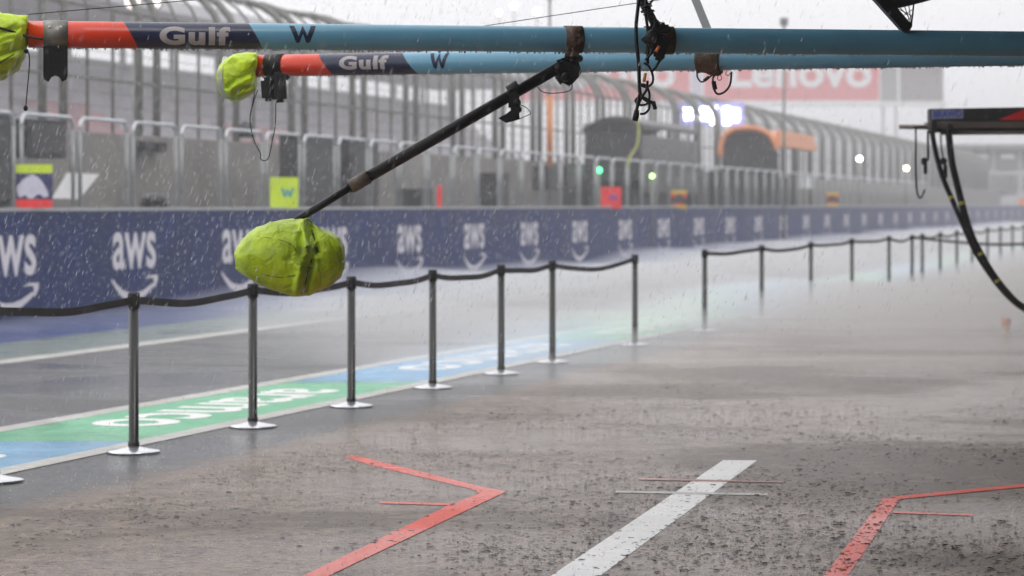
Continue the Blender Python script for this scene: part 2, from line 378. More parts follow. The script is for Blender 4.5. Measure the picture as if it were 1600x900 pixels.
# railing hoops on top of the wall
RZ = 2.77
def make_hoop(Y, L=1.66):
    base = XY(Y, KW)+PERP*.2; base.z = WT
    t = thing('railing_hoop', base, '', 'railing', 'tubular railing hoops on top of the pit wall', rot=None)
    def q(u, z): return base+DIR*u+Vector((0,0,z))
    H = RZ-WT; r = .16; pts = [q(0, H-r)]
    for k in range(1, 6): a = math.pi/2*k/6; pts.append(q(r-r*math.cos(a), H-r+r*math.sin(a)))
    pts += [q(r, H), q(L-r, H)]
    for k in range(1, 6): a = math.pi/2*k/6; pts.append(q(L-r+r*math.sin(a), H-r+r*math.cos(a)))
    pts.append(q(L, H-r))
    MB().tube(pts, .030, 8).build('top_bar', M_galv, t)
    for u in (0, L): MB().tube([q(u, 0), q(u, H-r+.01)], .030, 8).bbox(q(u, .01), (.12,.12,.016), .004, DIR, PERP).build('leg', mat('dull_galvanised_steel', (.27,.28,.28), .45, metal=.3, var=.2), t)
    return t
h0 = make_hoop(33.45)
NH = 62
for i in range(NH):
    Y = 33.45+1.83*i; t = h0 if i == 0 else copy_tree(h0)
    b = XY(Y, KW)+PERP*.2; b.z = WT; t.location = b
    if i < 20: t['label'] = '%s pale tubular railing hoop from the left edge, on top of the blue wall' % ORD[i]
    elif i < 40: t['label'] = 'hazy railing hoop on the wall between the red board and the orange canopy'
    else: t['label'] = 'faint railing hoop on the far wall beyond the orange canopy'
# boards on the wall top
def board(name, x0, x1, y0, y1, label, bands, K=KW-60):
    Y0, Y1 = YK(x0, K), YK(x1, K); Ym = (Y0+Y1)/2
    # faces the garages: a flat board clipped to the railing
    c0, c1 = onK(x0, y1, K), onK(x1, y1, K)
    # build it facing the camera side, upright, at the mean distance
    A = P(x0, y1, Ym); B = P(x1, y1, Ym); T = P(x0, y0, Ym).z; h = T-A.z
    t = thing(name, (A+B)/2, label, 'sign')
    fr = Vector((0,.02,0))
    def q(u, v): return Vector((A.x+(B.x-A.x)*u, Ym, A.z+h*v))
    MB().prism([q(0,0), q(1,0), q(1,1), q(0,1)], (0,.03,0)).build('backing', bands[0], t)
    for nm, m, poly in bands[1:]:
        mb = MB()
        if callable(poly): poly(mb, q)
        else: mb.prism([q(*p)+Vector((0,-.006,0)) for p in poly], (0,.004,0))
        mb.build(nm, m, t)
    return t
def rect(u0, v0, u1, v1): return [(u0,v0),(u1,v0),(u1,v1),(u0,v1)]
M_bull = mat('pale_violet_print', (.62,.60,.70), .5); M_navy2 = mat('navy_print', (.03,.03,.12), .4); M_teal = mat('teal_print', (.03,.35,.42), .4)
board('pit_board', 25, 82, 257, 325, 'board in yellow, navy and red bands with a pale mound emblem, on the wall',
  [M_navy2, ('yellow_band', M_yel, rect(0,.80,1,1)), ('red_band', M_red, rect(0,0,1,.2)),
   ('emblem', M_bull, [(.02,.42),(.04,.52),(.2,.66),(.36,.74),(.46,.78),(.62,.70),(.72,.6),(.84,.44),(.9,.27),(.76,.24),(.66,.32),(.56,.3),(.48,.22),(.34,.22),(.26,.3),(.16,.26),(.08,.24)])])
def wlogo(mb, q, u0=.38, v0=.35, u1=.86, v1=.66):
    for poly in W_POLYS: mb.prism([q(u0+(u1-u0)*a, v0+(v1-v0)*b)+Vector((0,-.006,0)) for a, b in poly], (0,.004,0))
W_POLYS = [[(0,1),(.19,1),(.35,.34),(.24,.03)], [(.25,0),(.485,.98),(.515,.98),(.75,0),(.62,0),(.5,.52),(.38,0)], [(1,1),(.81,1),(.65,.34),(.76,.03)]]
board('pit_board', 422, 466, 277, 325, 'square fluorescent yellow board with a small teal W, above the hanging bag', [M_yel, ('emblem', M_teal, wlogo)])
board('pit_board', 939, 971, 292, 326, 'plain bright red square board standing on the wall top', [M_red, ('emblem', mat('purple_print', (.25,.05,.35), .5), rect(.42,.42,.78,.62))])
board('pit_marker', 683, 690, 289, 324, 'thin upright red strip on the wall top', [M_red])
bands = lambda: [M_dark, ('yellow_band', mat('amber_print', (.75,.5,.05), .4), rect(0,.78,1,1)), ('amber_band', mat('amber_print', (.75,.5,.05), .4), rect(0,0,1,.2)), ('red_band', M_red, rect(0,.62,.3,.8)), ('red_band', M_red, rect(.7,.62,1,.8)), ('red_band', M_red, rect(.2,.18,.8,.3))]
board('pit_board', 1048, 1073, 297, 326, 'larger nearer striped board in black, red and amber on the hazy wall top', bands())
board('pit_board', 1290, 1310, 301, 322, 'smaller farther striped board in black, red and amber, faded by haze', bands())
board('pit_board', 1592, 1612, 310, 321, 'tiny orange board on the far wall top at the right edge', [M_orange])

# platform, concrete barrier and debris fence beyond the wall
plat = run(20, 420, KW+1400, 0, 1.0, 2.6).build('platform', M_conc); plat['kind'] = 'structure'
bar = run(20, 420, 78400, 0, 2.78, .5).build('concrete_barrier', M_conc)
tag(bar, 'long grey concrete barrier behind the railing hoops, carrying the debris fence', 'barrier')
mk = MB(); pl = [onK(x, y, 78400)-PERP*.006 for x, y in [(80,310),(104,270),(155,272),(130,303),(120,311)]]
mk.add(pl, [tuple(range(5))]); o = mk.build('white_marking', M_white, None)
o.parent = bar
fence = thing('debris_fence', XY(38, KF)+Vector((0,0,2.78)), 'tall debris fence of paired grey posts with cranked tops and cables, on the concrete barrier', 'fence')
def crank(p, z0, z1, r, ht=.9, out=1.25, n=6):
    pts = [p+Vector((0,0,z0-p.z)), p+Vector((0,0,z1-p.z))]
    for k in range(1, 6):
        a = k/5; pts.append(p+Vector((0,0,z1-p.z+ht*(1-(1-a)**2)*.98))+PERP*out*a*a**.3)
    return MB().tube(pts, r, n)
pY = 31.9; pitch = 3.93; i = 0; protos = {}
ZF0 = 2.6; ZF1 = 5.0
def fpost(Y, kind, r):
    p = XY(Y, KF); 
    if kind not in protos:
        o = crank(p, ZF0, ZF1, r, n=8 if kind == 'post' else 6).build(kind, M_fence, fence); protos[kind] = (o, p); return
    s, p0 = protos[kind]; o = s.copy(); COL.objects.link(o); o.parent = fence; o.location = p-p0
while pY < 226:
    fpost(pY, 'post', .075); fpost(pY+.80, 'post', .075)
    fpost(pY+1.75, 'picket', .032); fpost(pY+2.8, 'picket', .032)
    pY += pitch
mb = MB()
for z in (3.02, 3.26, 3.5, 3.98, 4.22, 4.46, 4.70, 4.94): mb.tube([XY(25, KF)+Vector((0,0,z))-PERP*.09, XY(228, KF)+Vector((0,0,z))-PERP*.09], .006, 4)
mb.build('cable', M_fence, fence)
for z in (3.75, 5.0): MB().tube([XY(25, KF)+Vector((0,0,z))-PERP*.0, XY(228, KF)+Vector((0,0,z))], .028, 6).build('rail', M_fence, fence)
MB().tube([XY(25, KF)+Vector((0,0,5.88))+PERP*1.25, XY(228, KF)+Vector((0,0,5.88))+PERP*1.25], .04, 6).build('rail', M_fence, fence)

# equipment behind the railing
def cabinet(x0, x1, y0, y1, label, m=M_dark, K=KW+3200, depth=.45, name='equipment_cabinet', cat='cabinet', grp=None):
    Y0, Y1 = YK(x0, K), YK(x1, K); a, b = XY(Y0, K), XY(Y1, K); Ym = (Y0+Y1)/2
    z1 = EYE+(HZ-y0)*Ym/F; z0 = EYE+(HZ-y1)*Ym/F
    L = (b-a).length; c = (a+b)/2+PERP*depth/2
    base = c.copy(); base.z = z0
    t = thing(name, base, label, cat, grp)
    MB().bbox(c+Vector((0,0,(z0+z1)/2)), (L, depth, z1-z0), .02, DIR, PERP).build('body', m, t)
    MB().bbox(c+Vector((0,0,(z0+z1)/2))-PERP*(depth/2+.006), (L*.8, .02, (z1-z0)*.7), .005, DIR, PERP).build('door_panel', mat('dark_grey_panel', (.06,.06,.065), .5, var=.3), t)
    MB().bbox(c+Vector((0,0,z1+.01)), (L*1.04, depth*1.06, .03), .006, DIR, PERP).build('lid', M_dark, t)
    return t
YB = 336
cabinet(42, 104, 190, 247, 'large dark cabinet raised behind the second hoop at the left end of the wall')['note'] = ''
cabinet(-60, 22, 178, YB, 'dark tall equipment stack cut off by the left edge, behind the railing')
cabinet(228, 242, 223, 236, 'small dark fitting on the concrete barrier behind the fourth hoop', K=77300, depth=.2, name='wall_box', cat='box')
cabinet(250, 262, 225, 238, 'second small dark fitting on the barrier, right of its twin behind the fourth hoop', K=77300, depth=.2, name='wall_box', cat='box')
cabinet(472, 528, 216, YB, 'wide dark equipment cabinet just right of the yellow W board')
cabinet(545, 592, 222, YB, 'dark equipment cabinet behind the tip of the black telescopic arm')
cabinet(654, 676, 297, YB, 'low dark case left of the thin red strip')
cabinet(772, 796, 272, YB, 'dark case behind the railing right of the thin red strip')
cabinet(858, 877, 262, 297, 'left one of two small dark screens behind the railing, left of the green lights')
cabinet(886, 911, 262, 297, 'right one of two small dark screens behind the railing, left of the green lights')
cabinet(1010, 1022, 265, YB, 'narrow dark case below the yellow green lamp')
cabinet(1086, 1103, 266, YB, 'dark case right of the nearer striped board')
cabinet(1128, 1142, 268, YB, 'dark upright case under the left leg of the orange canopy')
cabinet(1160, 1176, 270, YB, 'dark upright case under the orange canopy')
cabinet(1200, 1216, 276, YB, 'dark upright case under the right end of the orange canopy')
# seated helper shapes of kit on the wall: helmet bag and fan
def kitbag(x, y, w_, h_, label):
    Y = YK(x, KW+2600); p = P(x, y, Y); s = Y/F
    mb = MB(); mb.sphere(p+Vector((0,0,h_*s*.4)), .5*w_*s, 14, 9, (1,.8,h_/w_*.9))
    mb.sphere(p+Vector((-.2*w_*s,0,h_*s*.15)), .33*w_*s, 12, 8, (1,.8,.7)); mb.sphere(p+Vector((.25*w_*s,0,h_*s*.12)), .3*w_*s, 12, 8, (1,.8,.7))
    o = mb.build('kit_bag', M_dark); tag(o, label, 'bag')
kitbag(240, 322, 40, 24, 'dark lumpy kit bag lying on the wall behind the fourth hoop')
kitbag(384, 214, 26, 30, 'dark hooded bundle hung on the railing beneath the near hi-vis boom cover')

# team stands on the pit wall (canopy on posts with a screen console)
def pit_stand(xc, width, Ylen, ztop, m_roof, m_body, label, arch):
    K = KW+2200; Y0 = YK(xc, K); B = XY(Y0, K)
    base = B.copy(); base.z = 1.0
    t = thing('team_stand', base, label, 'stand')
    def q(a, l, z): p = B+PERP*a+DIR*l; p.z = z; return p
    L = Ylen
    # curved roof swept along the lane
    prof = []
    n = 14
    if arch:
        for k in range(n+1):
            a = math.pi*.5*(k/n)*1.85-.0; prof.append((width*(.5-.5*math.cos(min(a, math.pi)*1.0)), ztop-1.15+1.15*math.sin(min(a, math.pi*.93))**.6 if a < math.pi*.5 else ztop-1.15+1.15*math.sin(a)**.6 if math.sin(a) > 0 else ztop-1.15))
    else:
        for k in range(n+1):
            u = k/n; prof.append((width*u, ztop-.28*(2*u-1)**2-.12*u))
    mb = MB(); th = .12
    for k in range(len(prof)-1):
        (a0, z0), (a1, z1) = prof[k], prof[k+1]
        mb.prism([q(a0,0,z0), q(a1,0,z1), q(a1,0,z1-th), q(a0,0,z0-th)], DIR*L)
    mb.build('canopy', m_roof, t)
    for a in (.08, width-.08):
        for l in (.1, L*.5, L-.1):
            MB().tube([q(a,l,1.0), q(a,l,prof[2][1]-.1)], .05, 8).build('post', M_dark, t)
    MB().bbox((q(width*.5, L*.5, 1.75)), (L*.92, width*.6, 1.4), .03, DIR, PERP).build('console', m_body, t)
    for j in range(4):
        MB().bbox(q(width*.5, .6+j*(L-1.2)/3, 2.72), (.9, .08, .5), .02, DIR, PERP).build('screen', M_dark, t)
    MB().prism([q(.1,-.02,ztop-.5), q(width-.1,-.02,ztop-.5), q(width-.1,-.02,2.2), q(.1,-.02,2.2)], DIR*.06).build('end_panel', m_body, t)
    MB().prism([q(.02,.15,ztop-.6), q(.02,L-.15,ztop-.6), q(.02,L-.15,1.9), q(.02,.15,1.9)], PERP*.05).build('side_panel', mat('smoked_panel', (.06,.062,.066), .3), t)
    return t
pit_stand(1003, 1.75, 8.6, 4.15, M_dark, M_dark, 'dark boxy team stand with a low curved roof on the pit wall', False)
# orange one
def orange_stand():
    K = KW+2200; Y0 = YK(1212, K); B = XY(Y0, K); base = B.copy(); base.z = 1.0; L = 9.0
    t = thing('team_stand', base, 'team stand with a bright orange arched canopy on the pit wall', 'stand')
    def q(a, l, z): p = B+PERP*a+DIR*l; p.z = z; return p
    arc = [(2.1,3.35),(2.08,3.75),(1.95,4.1),(1.7,4.32),(1.35,4.42),(.9,4.42),(.5,4.33),(.2,4.12),(.02,3.8),(-.05,3.6)]
    arc = spline([Vector((a,0,z)) for a, z in arc], 3)
    MB().tube([q(p.x,0,p.z) for p in arc], .11, 8).build('arch', mat('canopy_orange', (.72,.27,.12), .5), t)
    mb = MB()
    for k in range(len(arc)-1):
        p0, p1 = arc[k], arc[k+1]
        if p0.z > 3.9: mb.prism([q(p0.x,0,p0.z), q(p1.x,0,p1.z), q(p1.x,0,p1.z-.1), q(p0.x,0,p0.z-.1)], DIR*L)
    mb.build('canopy', mat('canopy_orange', (.72,.27,.12), .5), t)
    mb = MB(); mb.prism([q(-.1,.2,4.35), q(-.1,L,4.35), q(-.1,L+.9,3.75), q(-.1,.2,3.75)], PERP*.12); mb.build('fascia', mat('pale_orange_paint', (.85,.32,.12), .35), t)
    MB().prism([q(p.x,.3,p.z-.15) for p in arc]+[q(.0,.3,1.6), q(2.05,.3,1.6)], DIR*.08).build('end_panel', M_dark, t)
    for a in (.05, 2.0):
        for l in (.4, L*.5, L): MB().tube([q(a,l,1.0), q(a,l,3.8)], .055, 8).build('post', M_dark, t)
    MB().bbox(q(1.0, L*.5, 1.8), (L*.8, 1.1, 1.6), .03, DIR, PERP).build('console', M_dark, t)
    MB().bbox(q(-.15, L*.75, 2.45), (3.2, .08, .5), .01, DIR, PERP).build('white_board', M_white, t)
    for j in range(3): MB().bbox(q(1.0, 1+j*2.6, 2.95), (1.1,.08,.55), .02, DIR, PERP).build('screen', M_dark, t)
orange_stand()

# bright digit display
M_led = mat('display_digits', (1,1,1), emit=(.86,.90,1), es=6.0)
M_ledbg = mat('display_face', (.2,.2,.3), emit=(.42,.42,.95), es=.55)
Yd = 104.0
dt = thing('timing_display', P(1108, 320, Yd)*1.0-Vector((0,0,EYE)), 'bright white digit display board glowing above the railing left of the orange canopy', 'display')
def rbx(mb, x0, x1, y0, y1, Y, d): a = P(x0, y1, Y); b = P(x1, y0, Y); mb.bbox(((a.x+b.x)/2, Y+d/2, (a.z+b.z)/2), (b.x-a.x, d, b.z-a.z), .02); return mb
rbx(MB(), 1056, 1163, 160, 197, Yd, .15).build('face', M_ledbg, dt)
for x0, x1, y0, y1 in [(1068,1082,169,187),(1085,1090,166,190),(1094,1107,167,188),(1109,1121,166,195),(1130,1141,167,195),(1144,1155,170,190)]:
    rbx(MB(), x0, x1, y0, y1, Yd-.1, .06).build('digit', M_led, dt)
for x in (1075, 1145): MB().tube([P(x,197,Yd+.1), Vector((P(x,0,Yd).x, Yd+.1, 0))], .06, 8).build('post', M_fence, dt)

def lamp(name, x, y, Y, r, col, es, label, polebase=True, grp=None, cat='lamp'):
    p = P(x, y, Y); t = thing(name, Vector((p.x, Y+.15, 0)), label, cat, grp)
    mm = mat('glow_%d_%d' % (x, y), col, emit=col, es=es)
    MB().sphere(p, r, 14, 10).build('bulb', mm, t)
    MB().lathe(p+Vector((0,r*.6,0)), [(r*1.15,0),(r*1.2,r*.5),(r*.5,r*1.2)], 14, (0,1,0)).build('housing', M_fence, t)
    MB().tube([p+Vector((0,r*1.2,0)), Vector((p.x, Y+r*1.2, 0))], .05, 6).build('pole', M_fence, t)
FL = 'floodlights above the stand'
for x, y, r, nm in ((780,20,.14,'small left floodlight glowing in the grey sky above the blue booms'),(803,9,.18,'middle floodlight glowing in the grey sky, highest of three in the sky'),(839,18,.2,'right floodlight glowing in the grey sky above the blue booms')):
    lamp('floodlight', x, y, 185, r, (1,1,1), 14, nm, cat='floodlight')
lamp('floodlight', 207, 3, 100, .28, (1,.88,.84), 1.6, 'left of two blurred floodlights behind the debris fence at the top left', cat='floodlight')
lamp('floodlight', 240, 4, 100, .26, (1,.86,.80), 1.6, 'right of two blurred floodlights behind the debris fence at the top left', cat='floodlight')
lamp('lamp', 1343, 248, 140, .12, (1,1,1), 16, 'white round lamp glowing behind the far debris fence')
lamp('lamp', 1416, 263, 140, .10, (1,.86,.68), 16, 'warm round lamp glowing left of the hanging hoses')
lamp('signal_light', 1256, 228, 112, .07, (1,.3,.2), 5, 'small reddish light under the right end of the orange canopy')
lamp('signal_light', 936, 266, 70, .075, (.08,1,.35), 3.5, 'pair-height green light glowing behind the railing above the red board')
lamp('signal_light', 1019, 275, 74, .06, (.45,1,.2), 6, 'small yellow green light glowing behind the railing, right of the red board')

# masts
def mast(x, ytop, Y, r, label, m=M_fence, orange=None, cat='mast'):
    p = P(x, ytop, Y); t = thing('mast', Vector((p.x, Y, 0)), label, cat)
    MB().tube([Vector((p.x,Y,0)), p], [r, r*.8], 10).build('pole', m, t)
    MB().bbox(p, (r*5,r*3,r*5), r*.4).build('mast_head', m, t)
    if orange:
        a, b = P(x, orange[1], Y), P(x, orange[0], Y); MB().lathe(a, [(r*1.9,0),(r*1.9,b.z-a.z)], 12).build('sleeve', M_orange2, t)
M_orange2 = mat('dull_orange_sleeve', (.62,.24,.08), .5)
mast(1225, 34, 92, .055, 'thin grey mast in front of the orange canopy')
mast(859, -8, 74, .05, 'grey mast with an orange sleeve on its lower half, left of the dark team stand', orange=(150,262))
hose = spline([P(996,186,60), P(998,205,60), P(995,228,60), P(983,248,60), P(980,262,60)], 5)
o = MB().tube(hose, .026, 8).build('yellow_hose', mat('yellow_hose_rubber', (.5,.52,.16), .5)); tag(o, 'yellow green hose hanging down in front of the dark team stand', 'hose')

# overhead banner gantry across the track
Yg = 360.0
M_bred = mat('banner_red', (.72,.035,.03), .5, var=.05); M_bwhite = mat('banner_white', (.85,.85,.85), .5, var=.03)
gt = thing('banner_gantry', (P(1395,0,Yg).x, Yg, 0), 'red banner gantry with white lettering spanning the track in the haze', 'gantry')
def panel(x0, x1, y0, y1, m, nm, off=0, d=.5):
    a, b = P(x0, y1, Yg), P(x1, y0, Yg); MB().box(((a.x+b.x)/2, Yg+off+d/2, (a.z+b.z)/2), (b.x-a.x, d, b.z-a.z)).build(nm, m, gt)
panel(792, 1078, 58, 157, M_bred, 'banner'); panel(1080, 1098, 58, 157, mat('lavender_panel', (.5,.48,.62), .5), 'divider')
panel(1100, 1374, 58, 157, M_bred, 'banner'); panel(1376, 1403, 56, 158, M_grey, 'divider'); panel(1406, 1474, 56, 158, mat('taupe_panel', (.16,.12,.12), .5), 'banner')
panel(780, 1480, 158.5, 166, M_bwhite, 'walkway', d=1.6)
for x0, x1 in ((833, 1055), (1140, 1362)):
    mb = MB(); add_text(mb, 'Lenovo', lambda u, v: P(x0+(x1-x0)*u, 137-52*v, Yg-.02), bold=.03)
    mb.build('lettering', M_bwhite, gt)
mb = MB(); add_text(mb, 'GANTRY'[:0]+'2018', lambda u, v: P(1385+11*v, 64+86*u, Yg-.02), bold=.01) if False else None
for x in (1380, 1400, 1470):
    MB().tube([P(x,160,Yg+.6), Vector((P(x,0,Yg).x, Yg+.6, 0))], .16, 8).build('leg', M_fence, gt)
MB().tube([P(770,160,Yg+.6), Vector((P(770,0,Yg).x, Yg+.6, 0))], .16, 8).build('leg', M_fence, gt)

# grandstand across the track
KG = 250000.0
M_gs = mat('pale_concrete', (.55,.54,.56), .6, var=.1, vs=.2); M_seat = mat('mixed_seats', (.42,.39,.42), .6, var=.25, vs=.5); M_seatr = mat('faded_red_seats', (.5,.2,.22), .6, var=.3, vs=.9)
gs = thing('grandstand', XY(150, KG), 'long pale grandstand with seat tiers and flat roof behind the debris fence', 'grandstand')
mb = MB()
for r_ in range(14):
    run(95, 250, KG+r_*4244*.8, 0, 3.0+r_*.52, .8, mb)
mb.build('seat_tier', M_seat, gs)
for (y0, y1, r0, n) in ((104,109,2,5),(116,121,5,4),(132,137,3,5),(150,158,4,5),(176,190,4,4)):
    mb = MB()
    for r_ in range(r0, r0+n): run(y0, y1, KG+r_*4244*.8-40, 3.0+r_*.52, 3.35+r_*.52, .5, mb)
    mb.build('seat_block', M_seatr, gs)
run(95, 250, KG+14*4244*.8, 0, 11.0, .6).build('back_wall', M_gs, gs)
run(95, 250, KG-4244*1, 12.6, 13.3, 15).build('roof', M_gs, gs)
run(95, 250, KG-4244*.2, 0, 3.1, .2).build('front_wall', M_gs, gs)
for j in range(20):
    p = XY(97+8*j, KG+4244*9); MB().tube([p, p+Vector((0,0,12.7))], .2, 8).build('column', M_gs, gs)

# far garages at the right edge
Yp = 235.0
pb = thing('far_building', (P(1560,0,Yp).x, Yp+6, 0), 'hazy grey building with framed panels at the far right end of the pit lane', 'building')
def pbx(x0, x1, y0, y1, m, nm, off=0, d=.3, par=pb):
    a, b = P(x0, y1, Yp), P(x1, y0, Yp); z0 = max(0, a.z); return MB().box(((a.x+b.x)/2, Yp+off+d/2, (z0+b.z)/2), (b.x-a.x, d, b.z-z0)).build(nm, m, par)
pbx(1486, 1760, 234, 360, M_gs, 'wall', 0, 12); pbx(1480, 1770, 226, 234, M_grey, 'roof', -1, 14)
for x0, x1, y0, y1 in ((1519,1549,236,264),(1557,1590,236,264),(1598,1640,236,264),(1520,1541,273,300),(1549,1590,273,300),(1600,1640,273,300)):
    w_ = pbx(x0, x1, y0, y1, M_grey, 'window', -.25, .3); 
    pbx(x0+6, x1-6, y0+5, y1-16, M_white, 'sign_panel', -.33, .1, w_) if y0 < 250 else None

# ------------------------------------------------------------------ garages behind and beside the camera (out of frame)
LD = Vector((.2874, .9578, 0)); LP = Vector((-.9578, .2874, 0))
def lp(s, o, z): p = Vector((1.4,0,0))+LD*s+LP*o; p.z = z; return p
gar = thing('garage_building', lp(20, -5, 0), 'grey pit garage building with an overhanging canopy beside the working lane', 'building')
M_gwall = mat('garage_grey', (.10,.10,.105), .6, var=.1, vs=.5)
MB().prism([lp(-14,0,0), lp(200,0,0), lp(200,0,6.5), lp(-14,0,6.5)], -LP*9).build('wall', M_gwall, gar)
MB().prism([lp(-14,.01,4.3), lp(200,.01,4.3), lp(200,.01,4.62), lp(-14,.01,4.62)], LP*4.55).build('canopy', M_gwall, gar)
for j in range(14):
    d0 = MB().prism([lp(-10+j*14,.0,.0), lp(-1+j*14,0,0), lp(-1+j*14,0,3.3), lp(-10+j*14,0,3.3)], LP*.05).build('shutter_door', M_dark, gar)

# ------------------------------------------------------------------ retractable barrier posts
M_disc = M_steel
def make_post():
    t = thing('barrier_post', (0,0,.004), '', 'barrier post', 'black belt barrier posts along the pit lane', rot=0.0)
    MB().lathe((0,0,.004), [(.165,0),(.168,.004),(.16,.012),(.10,.022),(.05,.032),(.04,.036)], 40).build('base', M_disc, t)
    MB().lathe((0,0,.036), [(.036,0),(.036,.03),(.031,.035),(.031,.87)], 20).build('tube', M_post, t)
    MB().lathe((0,0,.90), [(.031,0),(.036,.004),(.038,.012),(.038,.085),(.034,.096),(.0,.097)], 20).bbox((0,-.036,.945), (.03,.012,.055), .003).build('head', M_black, t)
    return t
p0 = make_post()
post_px = [(-10,753),(209,708),(395,668),(549,636),(676,607),(783,585),(863,567),(992,540),(1101,518),(1190,498),(1267,482),(1331,468.5),(1389,457),
           (1425,452),(1441,447),(1469,440),(1495,433),(1519,427),(1543,421),(1563,416),(1582,411),(1600,407),(1700,462)]
plab = ['barrier post just beyond the left edge, only its steel base in view','leftmost full barrier post, standing by the blue and green lane paint','barrier post directly below the left side of the hanging yellow bag','barrier post just right of the hanging yellow bag',
 'barrier post with a bright steel base, fourth full post from the left','barrier post whose base is the last bright steel disc, fifth full post from the left','barrier post sixth from the left, its foot fading into the spray','barrier post at the left side of the gap without a belt',
 'barrier post at the right side of the gap without a belt','second barrier post right of the gap in the belt','third barrier post right of the gap in the belt','fourth barrier post right of the gap in the belt','fifth barrier post right of the gap in the belt',
 'corner barrier post where the belt line splits, left of the hoses','far barrier post just right of the corner post','second far barrier post right of the corner, left of the hoses','far barrier post seen between the two hanging hoses','far barrier post just right of the hanging hoses','fifth far barrier post after the corner','sixth far barrier post after the corner','seventh far barrier post after the corner','last far barrier post at the right edge','barrier post beyond the right edge of the photo']
posts = []
for i, ((x, y), lb) in enumerate(zip(post_px, plab)):
    t = p0 if i == 0 else copy_tree(p0)
    g = G(x, y); t.location = (g.x, g.y, .006 if i == 0 else .006); t['label'] = lb; posts.append((t, g))
def belt(i, j, sag=.05, z=.955):
    t, a = posts[i]; b = posts[j][1]; mb = MB(); n = 14; vs = []
    d = (b-a); L = d.length; u = d.normalized(); a2 = a+u*.036; L2 = L-.072
    nrm = Vector((u.y, -u.x, 0))*.0012
    fs = []
    for k in range(n+1):
        s = k/n; p = a2+u*L2*s; h = z-sag*4*s*(1-s)+.006*math.sin(9*s+i)*s*(1-s)*4; tw = .12*math.sin(3*s+i)
        for (o, zz) in ((nrm, .024), (nrm, -.024), (-nrm, -.024), (-nrm, .024)):
            vs.append(p+o+nrm.normalized()*zz*tw+Vector((0,0,h+zz)))
    for k in range(n):
        for q in range(4): fs.append((k*4+q, k*4+(q+1) % 4, (k+1)*4+(q+1) % 4, (k+1)*4+q))
    fs += [(0,1,2,3), (n*4+3, n*4+2, n*4+1, n*4)]
    me = bpy.data.meshes.new('belt'); me.from_pydata([tuple(Vector(v)-Vector((a.x,a.y,.01))) for v in vs], [], fs); me.materials.append(M_belt)
    o = bpy.data.objects.new('belt', me); COL.objects.link(o); o.parent = t
random.seed(3)
for i in list(range(0, 6))+list(range(8, 13)): belt(i, i+1, .025+.035*random.random())
belt(6, 7, .07)
belt(13, 22, .10)
for i in range(14, 21): belt(i, i+1, .04+.03*random.random())
belt(13, 14, .02)

# ------------------------------------------------------------------ booms
def boom_mat(name, b1, b2, slope, cols, rough=.3):
    m = bpy.data.materials.new(name); m.use_nodes = True; t = m.node_tree; L = t.links; b = t.nodes['Principled BSDF']
    tc = t.nodes.new('ShaderNodeTexCoord'); sp = t.nodes.new('ShaderNodeSeparateXYZ'); L.new(tc.outputs['Object'], sp.inputs[0])
    ml = t.nodes.new('ShaderNodeMath'); ml.operation = 'MULTIPLY_ADD'; ml.inputs[1].default_value = slope; L.new(sp.outputs['Z'], ml.inputs[0]); L.new(sp.outputs['X'], ml.inputs[2])
    prev = None
    def gt_(v):
        g = t.nodes.new('ShaderNodeMath'); g.operation = 'GREATER_THAN'; g.inputs[1].default_value = v; L.new(ml.outputs[0], g.inputs[0]); return g
    m1 = t.nodes.new('ShaderNodeMix'); m1.data_type = 'RGBA'; m1.inputs[6].default_value = cols[0]+(1,); m1.inputs[7].default_value = cols[1]+(1,); L.new(gt_(b1).outputs[0], m1.inputs[0])
    m2 = t.nodes.new('ShaderNodeMix'); m2.data_type = 'RGBA'; m2.inputs[7].default_value = cols[2]+(1,); L.new(m1.outputs[2], m2.inputs[6]); L.new(gt_(b2).outputs[0], m2.inputs[0])
    n = t.nodes.new('ShaderNodeTexNoise'); n.inputs['Scale'].default_value = 5; n.inputs['Detail'].default_value = 6; L.new(tc.outputs['Object'], n.inputs['Vector'])
    gr = t.nodes.new('ShaderNodeMapRange'); gr.inputs[3].default_value = .85; gr.inputs[4].default_value = 1.12; L.new(n.outputs['Fac'], gr.inputs[0])
    mu = t.nodes.new('ShaderNodeMix'); mu.data_type = 'RGBA'; mu.blend_type = 'MULTIPLY'; mu.inputs[0].default_value = 1; L.new(m2.outputs[2], mu.inputs[6]); L.new(gr.outputs[0], mu.inputs[7])
    L.new(mu.outputs[2], b.inputs['Base Color']); b.inputs['Roughness'].default_value = rough; b.inputs['Coat Weight'].default_value = .45; b.inputs['Coat Roughness'].default_value = .22
    n2 = t.nodes.new('ShaderNodeTexVoronoi'); n2.inputs['Scale'].default_value = 140; L.new(tc.outputs['Object'], n2.inputs['Vector'])
    r = t.nodes.new('ShaderNodeValToRGB'); r.color_ramp.elements[0].position = .1; r.color_ramp.elements[0].color = (1,1,1,1); r.color_ramp.elements[1].position = .35; r.color_ramp.elements[1].color = (0,0,0,1); L.new(n2.outputs['Distance'], r.inputs[0])
    bp = t.nodes.new('ShaderNodeBump'); bp.inputs['Strength'].default_value = .35; bp.inputs['Distance'].default_value = .002; L.new(r.outputs[0], bp.inputs['Height']); L.new(bp.outputs[0], b.inputs['Normal'])
    return m
BR = .06
ORG = (.72,.040,.005); NAV = (.012,.02,.065); SKY = (.17,.45,.63)
M_drop = mat('water_drop', (.5,.52,.54), .08, var=.05, spec=.8)
